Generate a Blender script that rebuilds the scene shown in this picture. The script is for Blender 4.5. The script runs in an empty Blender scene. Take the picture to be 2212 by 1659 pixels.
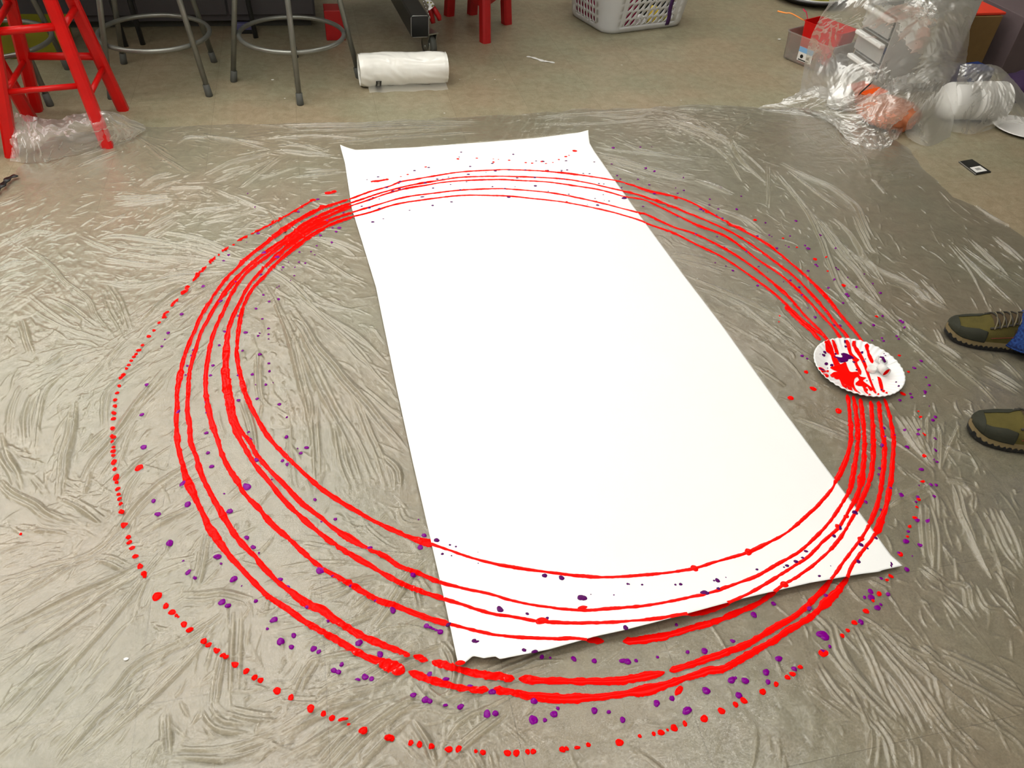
import bpy, bmesh, math, random
import numpy as np
from mathutils import Vector, Matrix
from mathutils.geometry import tessellate_polygon
random.seed(7); rng = np.random.default_rng(11)
sc = bpy.context.scene
COL = sc.collection
PI = math.pi
W_, H_ = 2212, 1659
# ------------------------------------------------------------------ camera
F = 1684.5
YAW, PIT, ROL = -0.278650, 0.831952, 0.0855907
CP = np.array([0.09149, -0.39264, 1.30330])
def rotm():
    ca, sa = math.cos(YAW), math.sin(YAW); cb, sb = math.cos(PIT), math.sin(PIT); cc, s_ = math.cos(ROL), math.sin(ROL)
    return (np.array([[ca, -sa, 0], [sa, ca, 0], [0, 0, 1]]) @ np.array([[1, 0, 0], [0, cb, -sb], [0, sb, cb]])
            @ np.array([[cc, -s_, 0], [s_, cc, 0], [0, 0, 1]]))
RM = rotm()
cam_d = bpy.data.cameras.new('camera'); cam = bpy.data.objects.new('camera', cam_d); COL.objects.link(cam)
cam_d.sensor_fit = 'HORIZONTAL'; cam_d.sensor_width = 36.0; cam_d.lens = F / W_ * 36.0
cam_d.clip_start = 0.02; cam_d.clip_end = 60
M4 = Matrix([list(RM[0]) + [CP[0]], list(RM[1]) + [CP[1]], list(RM[2]) + [CP[2]], [0, 0, 0, 1]])
cam.matrix_world = M4
sc.camera = cam
def at(px, py, z=0.0):
    """point of the real floor (or of a level z above it) that the photograph shows at this pixel"""
    d = RM @ np.array([(px - W_ / 2) / F, -(py - H_ / 2) / F, -1.0])
    t = (z - CP[2]) / d[2]
    return np.array([CP[0] + t * d[0], CP[1] + t * d[1], z])
def atv(px, py, zz=0.0):
    px = np.asarray(px, float); py = np.asarray(py, float)
    d = np.stack([(px - W_ / 2) / F, -(py - H_ / 2) / F, -np.ones_like(px)], -1) @ RM.T
    t = (zz - CP[2]) / d[..., 2]
    return CP[0] + t * d[..., 0], CP[1] + t * d[..., 1]
# ------------------------------------------------------------------ materials
def newmat(name):
    m = bpy.data.materials.new(name); m.use_nodes = True
    nt = m.node_tree; nt.nodes.clear()
    return m, nt, nt.nodes.new('ShaderNodeOutputMaterial')
def srgb(r, g, b):
    f = lambda c: (c / 255 / 12.92) if c / 255 <= 0.04045 else ((c / 255 + 0.055) / 1.055) ** 2.4
    return (f(r), f(g), f(b), 1.0)
def mat(name, col, rough=0.5, metal=0.0, spec=0.5, var=0.08, scale=30.0, bump=0.0, bscale=200.0, coat=0.0, trans=0.0, alpha=1.0):
    m, nt, out = newmat(name)
    N = nt.nodes; L = nt.links
    b = N.new('ShaderNodeBsdfPrincipled'); L.new(b.outputs[0], out.inputs[0])
    tc = N.new('ShaderNodeTexCoord')
    no = N.new('ShaderNodeTexNoise'); no.inputs['Scale'].default_value = scale; no.inputs['Detail'].default_value = 4
    L.new(tc.outputs['Object'], no.inputs['Vector'])
    mx = N.new('ShaderNodeMix'); mx.data_type = 'RGBA'
    mx.inputs[6].default_value = tuple(c * (1 - var) for c in col[:3]) + (1,)
    mx.inputs[7].default_value = tuple(min(1, c * (1 + var)) for c in col[:3]) + (1,)
    L.new(no.outputs[0], mx.inputs[0]); L.new(mx.outputs[2], b.inputs['Base Color'])
    b.inputs['Roughness'].default_value = rough; b.inputs['Metallic'].default_value = metal
    b.inputs['Specular IOR Level'].default_value = spec; b.inputs['Coat Weight'].default_value = coat
    b.inputs['Transmission Weight'].default_value = trans; b.inputs['Alpha'].default_value = alpha
    if bump:
        n2 = N.new('ShaderNodeTexNoise'); n2.inputs['Scale'].default_value = bscale; n2.inputs['Detail'].default_value = 5
        L.new(tc.outputs['Object'], n2.inputs['Vector'])
        bp = N.new('ShaderNodeBump'); bp.inputs['Strength'].default_value = bump; bp.inputs['Distance'].default_value = 0.002
        L.new(n2.outputs[0], bp.inputs['Height']); L.new(bp.outputs[0], b.inputs['Normal'])
    return m
def film_mat(name, haze=0.07, gloss=1.0, rough=0.16, crinkle=0.6, cscale=90.0, tint=(1, 1, 1), bump_d=0.0012, soft=0.42, softmix=0.6, dcol=(0.9, 0.9, 0.87)):
    """thin clear polythene: mostly see-through, mirror-like sheen, faint milky haze"""
    m, nt, out = newmat(name); N = nt.nodes; L = nt.links
    tc = N.new('ShaderNodeTexCoord')
    n1 = N.new('ShaderNodeTexNoise'); n1.inputs['Scale'].default_value = cscale; n1.inputs['Detail'].default_value = 3; n1.inputs['Distortion'].default_value = 1.2
    n2 = N.new('ShaderNodeTexVoronoi'); n2.feature = 'DISTANCE_TO_EDGE'; n2.inputs['Scale'].default_value = cscale * 0.45
    mapn = N.new('ShaderNodeMixRGB'); mapn.blend_type = 'ADD'; mapn.inputs[0].default_value = 0.03
    L.new(tc.outputs['Object'], n1.inputs['Vector'])
    L.new(tc.outputs['Object'], mapn.inputs[1]); L.new(n1.outputs['Color'], mapn.inputs[2])
    L.new(mapn.outputs[0], n2.inputs['Vector'])
    add = N.new('ShaderNodeMath'); add.operation = 'MULTIPLY_ADD'; add.inputs[1].default_value = 0.6
    L.new(n2.outputs['Distance'], add.inputs[0]); L.new(n1.outputs['Fac'], add.inputs[2])
    bp = N.new('ShaderNodeBump'); bp.inputs['Strength'].default_value = crinkle; bp.inputs['Distance'].default_value = bump_d
    L.new(add.outputs[0], bp.inputs['Height'])
    tr = N.new('ShaderNodeBsdfTransparent'); tr.inputs[0].default_value = (0.995 * tint[0], 0.995 * tint[1], 0.99 * tint[2], 1)
    df = N.new('ShaderNodeBsdfDiffuse'); df.inputs[0].default_value = (*dcol, 1)
    tl = N.new('ShaderNodeBsdfTranslucent'); tl.inputs[0].default_value = (*dcol, 1)
    dt = N.new('ShaderNodeMixShader'); dt.inputs[0].default_value = 0.3; L.new(df.outputs[0], dt.inputs[1]); L.new(tl.outputs[0], dt.inputs[2])
    g1 = N.new('ShaderNodeBsdfGlossy'); g1.inputs[0].default_value = (1, 1, 0.98, 1); g1.inputs['Roughness'].default_value = rough
    L.new(bp.outputs[0], g1.inputs['Normal'])
    g2 = N.new('ShaderNodeBsdfGlossy'); g2.inputs[0].default_value = (1, 1, 0.98, 1); g2.inputs['Roughness'].default_value = soft
    gl = N.new('ShaderNodeMixShader'); gl.inputs[0].default_value = softmix; L.new(g1.outputs[0], gl.inputs[1]); L.new(g2.outputs[0], gl.inputs[2])
    fr = N.new('ShaderNodeFresnel'); fr.inputs[0].default_value = 1.5; L.new(bp.outputs[0], fr.inputs['Normal'])
    fm = N.new('ShaderNodeMath'); fm.operation = 'MULTIPLY'; fm.inputs[1].default_value = 1.8 * gloss; fm.use_clamp = True
    L.new(fr.outputs[0], fm.inputs[0])
    m1 = N.new('ShaderNodeMixShader'); m1.inputs[0].default_value = haze; L.new(tr.outputs[0], m1.inputs[1]); L.new(dt.outputs[0], m1.inputs[2])
    m2 = N.new('ShaderNodeMixShader'); L.new(fm.outputs[0], m2.inputs[0]); L.new(m1.outputs[0], m2.inputs[1]); L.new(gl.outputs[0], m2.inputs[2])
    L.new(m2.outputs[0], out.inputs[0])
    return m
MAT = {}
def build_mats():
    M = MAT
    M['red'] = mat('red_gloss_enamel', (0.60, 0.005, 0.004), 0.35, spec=0.3, var=0.25, scale=14, coat=0.08, bump=0.15, bscale=60)
    M['reddark'] = mat('red_painted_wood', (0.42, 0.006, 0.008), 0.45, var=0.2)
    M['steel'] = mat('grey_painted_steel', (0.22, 0.225, 0.20), 0.32, metal=0.6, var=0.15)
    M['rubber'] = mat('dark_grey_rubber', (0.07, 0.072, 0.062), 0.7)
    M['black'] = mat('black_plastic', (0.006, 0.007, 0.007), 0.35)
    M['blackm'] = mat('black_painted_metal', (0.022, 0.024, 0.024), 0.35, var=0.3, scale=60)
    M['chrome'] = mat('dull_zinc', (0.30, 0.31, 0.28), 0.35, metal=0.8)
    M['edge'] = mat('worn_bright_edge', (0.5, 0.5, 0.48), 0.35, metal=0.7)
    M['white'] = mat('white_plastic', (0.66, 0.67, 0.68), 0.38, var=0.03)
    M['foam'] = mat('white_foam', (0.8, 0.79, 0.76), 0.6, var=0.02, bump=0.1)
    M['plate'] = mat('white_coated_paper', (0.88, 0.88, 0.87), 0.45, var=0.01)
    M['paint'] = mat('wet_red_paint', (0.93, 0.0035, 0.002), 0.06, spec=0.04, var=0.03)
    M['paintp'] = mat('red_paint_soaked_into_paper', (0.93, 0.004, 0.002), 0.12, spec=0.06, var=0.05)
    M['purple'] = mat('wet_purple_paint', (0.19, 0.001, 0.22), 0.06, spec=0.12, var=0.1)
    M['purplep'] = mat('dark_purple_paint', (0.085, 0.001, 0.10), 0.1, spec=0.12, var=0.2)
    M['yellow'] = mat('yellow_green_plastic', (0.20, 0.19, 0.006), 0.5)
    M['ball'] = mat('bright_yellow_plastic', (0.75, 0.55, 0.02), 0.45)
    M['blue'] = mat('blue_plastic', (0.012, 0.045, 0.22), 0.4)
    M['navy'] = mat('lavender_blue_card', (0.10, 0.10, 0.22), 0.5)
    M['brown'] = mat('brown_cardboard', (0.24, 0.145, 0.05), 0.75, var=0.12)
    M['mauve'] = mat('greyish_mauve_card', (0.13, 0.095, 0.10), 0.7)
    M['orange'] = mat('orange_plastic', (0.85, 0.14, 0.015), 0.35)
    M['orangel'] = mat('bright_orange_plastic', (0.95, 0.30, 0.04), 0.35)
    M['pink'] = mat('pink_plastic', (0.7, 0.03, 0.12), 0.4)
    M['orangepaper'] = mat('terracotta_tissue', (0.62, 0.20, 0.09), 0.6, var=0.2, bump=0.5, bscale=50)
    M['teal'] = mat('teal_card', (0.04, 0.42, 0.28), 0.5)
    M['redsheet'] = mat('red_orange_card', (0.8, 0.05, 0.02), 0.5)
    M['violet'] = mat('dark_violet_cloth', (0.035, 0.012, 0.06), 0.8, bump=0.4)
    M['magenta'] = mat('magenta_cloth', (0.35, 0.01, 0.07), 0.8)
    M['ribbon'] = mat('purple_ribbon', (0.055, 0.008, 0.10), 0.6)
    M['olive'] = mat('olive_suede', srgb(86, 78, 38), 0.85, spec=0.2, var=0.35, scale=25, bump=0.6, bscale=300)
    M['shoegrey'] = mat('dark_grey_rubberised_leather', srgb(44, 45, 33), 0.7, spec=0.3, var=0.2, bump=0.3, bscale=250)
    M['tan'] = mat('tan_midsole_foam', srgb(122, 106, 72), 0.75, var=0.15)
    M['sole'] = mat('black_sole_rubber', (0.006, 0.006, 0.006), 0.6)
    M['mesh'] = mat('brown_mesh_fabric', srgb(66, 52, 30), 0.9, var=0.3, bump=0.6, bscale=600)
    M['lace'] = mat('dark_striped_lace', (0.035, 0.03, 0.022), 0.8)
    M['lacel'] = mat('beige_lace', srgb(104, 96, 72), 0.8)
    M['rust'] = mat('rust_piping', srgb(110, 45, 28), 0.7)
    M['pan'] = mat('dark_enamel', (0.02, 0.018, 0.022), 0.3)
    M['moss'] = mat('green_and_yellow_beads', (0.22, 0.20, 0.02), 0.6, var=0.9, scale=60)
    M['cab'] = mat('grey_laminate', (0.07, 0.065, 0.07), 0.5)
    M['wall'] = mat('painted_block_wall', (0.42, 0.40, 0.36), 0.8, var=0.05, scale=3)
    M['ceil'] = mat('ceiling_tile', (0.84, 0.83, 0.79), 0.9, var=0.04)
    M['wood'] = mat('brown_table_wood', (0.20, 0.11, 0.05), 0.5, var=0.2)
    M['skyblue'] = mat('light_blue_print', (0.22, 0.45, 0.75), 0.5)
    # clear plastics
    M['film'] = film_mat('clear_polythene_film', haze=0.10, gloss=0.9, rough=0.08, crinkle=0.5, cscale=230, dcol=(0.86, 0.81, 0.68), bump_d=0.0006, softmix=0.30, soft=0.36)
    M['film_heap'] = film_mat('bunched_polythene_film', haze=0.20, gloss=0.25, rough=0.34, crinkle=0.15, cscale=80, bump_d=0.001)
    M['film_soft'] = film_mat('loose_milky_film', haze=0.15, gloss=0.28, rough=0.3, crinkle=0.15, cscale=40, bump_d=0.001)
    M['clear'] = film_mat('clear_hard_plastic', haze=0.10, gloss=1.0, rough=0.08, crinkle=0.0)
    M['frost'] = film_mat('frosted_drawer_plastic', haze=0.45, gloss=1.0, rough=0.3, crinkle=0.1)
    M['lip'] = mat('translucent_white_handle', (0.9, 0.9, 0.88), 0.3)
    M['rollfilm'] = mat('rolled_white_polythene', (0.86, 0.85, 0.79), 0.25, var=0.08, scale=18, bump=1.0, bscale=14, coat=0.5)
    # jeans
    m, nt, out = newmat('blue_denim'); N = nt.nodes; L = nt.links
    b = N.new('ShaderNodeBsdfPrincipled'); L.new(b.outputs[0], out.inputs[0]); b.inputs['Roughness'].default_value = 0.9
    tc = N.new('ShaderNodeTexCoord'); no = N.new('ShaderNodeTexNoise'); no.inputs['Scale'].default_value = 170; no.inputs['Detail'].default_value = 6
    L.new(tc.outputs['Object'], no.inputs[0]); cr = N.new('ShaderNodeValToRGB')
    cr.color_ramp.elements[0].position = 0.35; cr.color_ramp.elements[0].color = srgb(12, 34, 92)
    cr.color_ramp.elements[1].position = 0.7; cr.color_ramp.elements[1].color = srgb(40, 80, 150)
    L.new(no.outputs[0], cr.inputs[0]); L.new(cr.outputs[0], b.inputs['Base Color'])
    wv = N.new('ShaderNodeTexWave'); wv.inputs['Scale'].default_value = 350; L.new(tc.outputs['Object'], wv.inputs[0])
    bp = N.new('ShaderNodeBump'); bp.inputs['Strength'].default_value = 0.4; bp.inputs['Distance'].default_value = 0.001
    L.new(wv.outputs[1], bp.inputs['Height']); L.new(bp.outputs[0], b.inputs['Normal'])
    M['denim'] = m
    M['denimstitch'] = mat('pale_denim_stitching', srgb(60, 100, 170), 0.9)
    # paper
    m, nt, out = newmat('white_roll_paper'); N = nt.nodes; L = nt.links
    b = N.new('ShaderNodeBsdfPrincipled'); L.new(b.outputs[0], out.inputs[0])
    b.inputs['Base Color'].default_value = (0.85, 0.855, 0.84, 1); b.inputs['Roughness'].default_value = 0.75; b.inputs['Specular IOR Level'].default_value = 0.2
    tc = N.new('ShaderNodeTexCoord'); no = N.new('ShaderNodeTexNoise'); no.inputs['Scale'].default_value = 260; no.inputs['Detail'].default_value = 6
    n2 = N.new('ShaderNodeTexNoise'); n2.inputs['Scale'].default_value = 6
    L.new(tc.outputs['Object'], no.inputs[0]); L.new(tc.outputs['Object'], n2.inputs[0])
    ad = N.new('ShaderNodeMath'); ad.operation = 'MULTIPLY_ADD'; ad.inputs[1].default_value = 3.0
    L.new(n2.outputs[0], ad.inputs[0]); L.new(no.outputs[0], ad.inputs[2])
    bp = N.new('ShaderNodeBump'); bp.inputs['Strength'].default_value = 0.35; bp.inputs['Distance'].default_value = 0.001
    L.new(ad.outputs[0], bp.inputs['Height']); L.new(bp.outputs[0], b.inputs['Normal'])
    M['paper'] = m
    # floor: vinyl composition tile, 12 inch, with mottling, scuffs, seams
    m, nt, out = newmat('vinyl_floor_tile'); N = nt.nodes; L = nt.links
    b = N.new('ShaderNodeBsdfPrincipled'); L.new(b.outputs[0], out.inputs[0])
    tc = N.new('ShaderNodeTexCoord')
    mp = N.new('ShaderNodeMapping'); L.new(tc.outputs['Object'], mp.inputs[0])
    def noise(s, d=6, r=0.6, dist=0.0):
        n = N.new('ShaderNodeTexNoise'); n.inputs['Scale'].default_value = s; n.inputs['Detail'].default_value = d
        n.inputs['Roughness'].default_value = r; n.inputs['Distortion'].default_value = dist; L.new(mp.outputs[0], n.inputs[0]); return n
    nA = noise(2.2, 4); nB = noise(28, 8, 0.7, 0.6); nC = noise(260, 4, 0.8); nD = noise(7, 3)
    r1 = N.new('ShaderNodeValToRGB'); r1.color_ramp.elements[0].position = 0.36; r1.color_ramp.elements[0].color = (0.258, 0.218, 0.141, 1)
    r1.color_ramp.elements[1].position = 0.64; r1.color_ramp.elements[1].color = (0.345, 0.296, 0.205, 1); L.new(nB.outputs[0], r1.inputs[0])
    hue = N.new('ShaderNodeValToRGB'); hue.color_ramp.elements[0].position = 0.38; hue.color_ramp.elements[0].color = (1.05, 0.98, 0.95, 1)
    hue.color_ramp.elements[1].position = 0.62; hue.color_ramp.elements[1].color = (0.95, 1.02, 1.0, 1); L.new(nA.outputs[0], hue.inputs[0])
    mul = N.new('ShaderNodeMixRGB'); mul.blend_type = 'MULTIPLY'; mul.inputs[0].default_value = 1; L.new(r1.outputs[0], mul.inputs[1]); L.new(hue.outputs[0], mul.inputs[2])
    gr = N.new('ShaderNodeValToRGB'); gr.color_ramp.elements[0].position = 0.3; gr.color_ramp.elements[0].color = (0.68, 0.68, 0.67, 1)
    gr.color_ramp.elements[1].position = 0.7; gr.color_ramp.elements[1].color = (1.26, 1.26, 1.26, 1); L.new(nC.outputs[0], gr.inputs[0])
    mul2 = N.new('ShaderNodeMixRGB'); mul2.blend_type = 'MULTIPLY'; mul2.inputs[0].default_value = 1; L.new(mul.outputs[0], mul2.inputs[1]); L.new(gr.outputs[0], mul2.inputs[2])
    # dark scuffs: stretched noise
    mp2 = N.new('ShaderNodeMapping'); mp2.inputs['Scale'].default_value = (1.0, 5.0, 1.0); mp2.inputs['Rotation'].default_value = (0, 0, 0.5); L.new(tc.outputs['Object'], mp2.inputs[0])
    sf = N.new('ShaderNodeTexNoise'); sf.inputs['Scale'].default_value = 24; sf.inputs['Detail'].default_value = 5; L.new(mp2.outputs[0], sf.inputs[0])
    sr = N.new('ShaderNodeValToRGB'); sr.color_ramp.elements[0].position = 0.66; sr.color_ramp.elements[0].color = (1, 1, 1, 1)
    sr.color_ramp.elements[1].position = 0.74; sr.color_ramp.elements[1].color = (0.62, 0.60, 0.57, 1); L.new(sf.outputs[0], sr.inputs[0])
    mul3 = N.new('ShaderNodeMixRGB'); mul3.blend_type = 'MULTIPLY'; mul3.inputs[0].default_value = 1; L.new(mul2.outputs[0], mul3.inputs[1]); L.new(sr.outputs[0], mul3.inputs[2])
    bk = N.new('ShaderNodeTexBrick'); bk.offset = 0.0; bk.squash = 1.0
    bk.inputs['Color1'].default_value = (1, 1, 1, 1); bk.inputs['Color2'].default_value = (0.93, 0.94, 0.93, 1); bk.inputs['Mortar'].default_value = (0.45, 0.43, 0.4, 1)
    bk.inputs['Scale'].default_value = 1.0; bk.inputs['Mortar Size'].default_value = 0.0006; bk.inputs['Mortar Smooth'].default_value = 0.6
    bk.inputs['Brick Width'].default_value = 0.3048; bk.inputs['Row Height'].default_value = 0.3048; L.new(tc.outputs['Object'], bk.inputs[0])
    mul4 = N.new('ShaderNodeMixRGB'); mul4.blend_type = 'MULTIPLY'; mul4.inputs[0].default_value = 1; L.new(mul3.outputs[0], mul4.inputs[1]); L.new(bk.outputs[0], mul4.inputs[2])
    L.new(mul4.outputs[0], b.inputs['Base Color'])
    rr = N.new('ShaderNodeMapRange'); rr.inputs[3].default_value = 0.30; rr.inputs[4].default_value = 0.46; L.new(nD.outputs[0], rr.inputs[0]); L.new(rr.outputs[0], b.inputs['Roughness'])
    b.inputs['Specular IOR Level'].default_value = 0.4
    bp = N.new('ShaderNodeBump'); bp.inputs['Strength'].default_value = 0.15; bp.inputs['Distance'].default_value = 0.001; L.new(nC.outputs[0], bp.inputs['Height']); L.new(bp.outputs[0], b.inputs['Normal'])
    M['floor'] = m
    m, nt, out = newmat('light_diffuser'); e = nt.nodes.new('ShaderNodeEmission'); e.inputs[0].default_value = (1.0, 0.98, 0.925, 1); e.inputs[1].default_value = LAMP
    nt.links.new(e.outputs[0], out.inputs[0]); M['lamp'] = m
LAMP = 6.6
build_mats()
# ------------------------------------------------------------------ object helpers
def tag(o, label=None, cat=None, group=None, kind=None):
    if label: o['label'] = label
    if cat: o['category'] = cat
    if group: o['group'] = group
    if kind: o['kind'] = kind
    return o
def empty(name, loc=(0, 0, 0), rz=0.0, label=None, cat=None, group=None):
    o = bpy.data.objects.new(name, None); COL.objects.link(o); o.location = loc; o.rotation_euler = (0, 0, rz)
    o.empty_display_size = 0.05
    return tag(o, label, cat, group)
def link(name, me, m, parent=None, smooth=True):
    o = bpy.data.objects.new(name, me); COL.objects.link(o)
    for mm in (m if isinstance(m, (list, tuple)) else [m]): me.materials.append(MAT[mm] if isinstance(mm, str) else mm)
    if smooth:
        me.polygons.foreach_set('use_smooth', [True] * len(me.polygons))
    if parent: o.parent = parent
    return o
class MB:
    def __init__(s): s.v = []; s.f = []; s.mi = []
    def add(s, vs, fs, mi=0):
        n = len(s.v); s.v += [tuple(map(float, v)) for v in vs]; s.f += [tuple(i + n for i in f) for f in fs]; s.mi += [mi] * len(fs); return s
    def box(s, c, d, rz=0.0, taper=1.0, mi=0, M=None):
        cx, cy, cz = c; dx, dy, dz = (k / 2 for k in d); vs = []
        for z, k in ((-dz, 1.0), (dz, taper)):
            for x, y in ((-dx, -dy), (dx, -dy), (dx, dy), (-dx, dy)):
                X, Y = x * k, y * k; vs.append((cx + X * math.cos(rz) - Y * math.sin(rz), cy + X * math.sin(rz) + Y * math.cos(rz), cz + z))
        return s.add(vs, [(0, 3, 2, 1), (4, 5, 6, 7), (0, 1, 5, 4), (1, 2, 6, 5), (2, 3, 7, 6), (3, 0, 4, 7)], mi)
    def tube(s, pts, r, n=12, caps=True, closed=False, mi=0, flat=1.0, up=None):
        pts = [Vector(p) for p in pts]; m = len(pts); rs = r if isinstance(r, (list, tuple)) else [r] * m
        vs = []; ref = None
        for i, p in enumerate(pts):
            if closed: t = (pts[(i + 1) % m] - pts[i - 1]).normalized()
            else: t = (pts[min(i + 1, m - 1)] - pts[max(i - 1, 0)]).normalized()
            if ref is None:
                a = Vector(up) if up else (Vector((0, 0, 1)) if abs(t.z) < 0.9 else Vector((1, 0, 0)))
                ref = (a - t * a.dot(t)).normalized()
            else: ref = (ref - t * ref.dot(t)).normalized()
            bn = t.cross(ref)
            for k in range(n):
                a = 2 * PI * k / n; vs.append(p + (ref * math.cos(a) * flat + bn * math.sin(a)) * rs[i])
        fs = []
        for i in range(m if closed else m - 1):
            j = (i + 1) % m
            for k in range(n): fs.append((i * n + k, i * n + (k + 1) % n, j * n + (k + 1) % n, j * n + k))
        if caps and not closed: fs.append(tuple(range(n - 1, -1, -1))); fs.append(tuple((m - 1) * n + k for k in range(n)))
        return s.add(vs, fs, mi)
    def prism(s, a, b, wa, wb=None, ch=0.15, rz=0.0, mi=0):
        """square bar with chamfered corners from a to b (levels stay horizontal)"""
        wb = wb or wa; vs = []
        for p, w in ((a, wa), (b, wb)):
            h = w / 2; c = w * ch
            for x, y in ((-h + c, -h), (h - c, -h), (h, -h + c), (h, h - c), (h - c, h), (-h + c, h), (-h, h - c), (-h, -h + c)):
                vs.append((p[0] + x * math.cos(rz) - y * math.sin(rz), p[1] + x * math.sin(rz) + y * math.cos(rz), p[2]))
        return s.add(vs, [tuple(range(7, -1, -1)), tuple(range(8, 16))] + [(k, (k + 1) % 8, 8 + (k + 1) % 8, 8 + k) for k in range(8)], mi)
    def lathe(s, prof, n=48, c=(0, 0, 0), mi=0, fn=None):
        vs = []; fs = []
        for i, (r, z) in enumerate(prof):
            for k in range(n):
                a = 2 * PI * k / n; dz = fn(r, a) if fn else 0; vs.append((c[0] + r * math.cos(a), c[1] + r * math.sin(a), c[2] + z + dz))
        for i in range(len(prof) - 1):
            for k in range(n): fs.append((i * n + k, i * n + (k + 1) % n, (i + 1) * n + (k + 1) % n, (i + 1) * n + k))
        return s.add(vs, fs, mi)
    def grid(s, P, mi=0):
        h, w = P.shape[:2]; fs = [(i * w + j, i * w + j + 1, (i + 1) * w + j + 1, (i + 1) * w + j) for i in range(h - 1) for j in range(w - 1)]
        return s.add(P.reshape(-1, 3), fs, mi)
    def xf(s, M, i0=0):
        for i in range(i0, len(s.v)): s.v[i] = tuple(M @ Vector(s.v[i]))
        return s
    def build(s, name, m, parent=None, smooth=True, bevel=0.0, solid=0.0, auto=None):
        me = bpy.data.meshes.new(name); me.from_pydata(s.v, [], s.f); me.update()
        o = link(name, me, m, parent, smooth)
        if len(o.data.materials) > 1: me.polygons.foreach_set('material_index', s.mi)
        if solid: md = o.modifiers.new('s', 'SOLIDIFY'); md.thickness = solid; md.offset = 0
        if bevel: md = o.modifiers.new('b', 'BEVEL'); md.width = bevel; md.segments = 2; md.limit_method = 'ANGLE'
        if smooth and auto is not None:
            pass
        return o
def flat(o):
    o.data.polygons.foreach_set('use_smooth', [False] * len(o.data.polygons)); return o
def big_grid_mesh(name, X, Y, Z, keep=None):
    h, w = X.shape
    co = np.stack([X, Y, Z], -1).reshape(-1, 3).astype(np.float32)
    idx = np.arange(h * w).reshape(h, w)
    q = np.stack([idx[:-1, :-1], idx[:-1, 1:], idx[1:, 1:], idx[1:, :-1]], -1).reshape(-1, 4)
    if keep is not None:
        k = keep.reshape(-1); q = q[k[q].all(1)]
        used = np.zeros(h * w, bool); used[q.reshape(-1)] = True
        re = np.cumsum(used) - 1; q = re[q]; co = co[used]
    me = bpy.data.meshes.new(name)
    me.vertices.add(len(co)); me.vertices.foreach_set('co', co.reshape(-1))
    me.loops.add(q.size); me.loops.foreach_set('vertex_index', q.reshape(-1).astype(np.int32))
    me.polygons.add(len(q)); me.polygons.foreach_set('loop_start', np.arange(0, q.size, 4, dtype=np.int32))
    me.update(calc_edges=True); me.validate()
    return me
def catmull(P, step=None, n=8):
    P = [np.array(p, float) for p in P]
    if len(P) < 3:
        return np.array([P[0] + (P[-1] - P[0]) * t for t in np.linspace(0, 1, n)])
    Q = [2 * P[0] - P[1]] + P + [2 * P[-1] - P[-2]]; out = []
    for i in range(1, len(Q) - 2):
        a, b, c, d = Q[i - 1:i + 3]
        for t in np.linspace(0, 1, n, endpoint=False):
            out.append(0.5 * ((2 * b) + (-a + c) * t + (2 * a - 5 * b + 4 * c - d) * t * t + (-a + 3 * b - 3 * c + d) * t ** 3))
    out.append(P[-1]); return np.array(out)
def inpoly(x, y, poly):
    x = np.asarray(x, float); y = np.asarray(y, float); r = np.zeros(x.shape, bool); n = len(poly)
    for i in range(n):
        x1, y1 = poly[i]; x2, y2 = poly[(i + 1) % n]
        if y1 == y2: continue
        c = ((y1 > y) != (y2 > y)) & (x < (x2 - x1) * (y - y1) / (y2 - y1) + x1); r ^= c
    return r
def vnoise(x, y, s, seed=0):
    """smooth value noise, range -1..1"""
    x = np.asarray(x) * s + seed * 17.31; y = np.asarray(y) * s + seed * 5.77
    xi = np.floor(x).astype(np.int64); yi = np.floor(y).astype(np.int64); fx = x - xi; fy = y - yi
    u = fx * fx * (3 - 2 * fx); v = fy * fy * (3 - 2 * fy)
    def hsh(a, b):
        h = (a * 374761393 + b * 668265263 + seed * 974711) & 0xffffffff
        h = ((h ^ (h >> 13)) * 1274126177) & 0xffffffff
        return ((h ^ (h >> 16)) & 0xffff) / 32767.5 - 1
    return (hsh(xi, yi) * (1 - u) + hsh(xi + 1, yi) * u) * (1 - v) + (hsh(xi, yi + 1) * (1 - u) + hsh(xi + 1, yi + 1) * u) * v
def crumple(u, v, seed=0, n=7, f0=1.0, warp=0.3):
    """faceted folds of crushed film or tissue"""
    r = np.random.default_rng(seed); h = np.zeros_like(u); a = 1.0; f = f0
    uu = u + warp * vnoise(u, v, 1.3 * f0, seed) / f0; vv = v + warp * vnoise(v, u, 1.3 * f0, seed + 3) / f0
    for k in range(n):
        th = r.uniform(0, PI); ph = r.uniform(0, 1)
        t = (uu * math.cos(th) + vv * math.sin(th)) * f + ph + 0.5 * h
        tri = np.abs(2 * (t - np.floor(t + 0.5))) * 2 - 1
        h = h + a * tri * 0.5
        a *= 0.72; f *= 1.38
    return h
EXPO = -0.03
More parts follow.
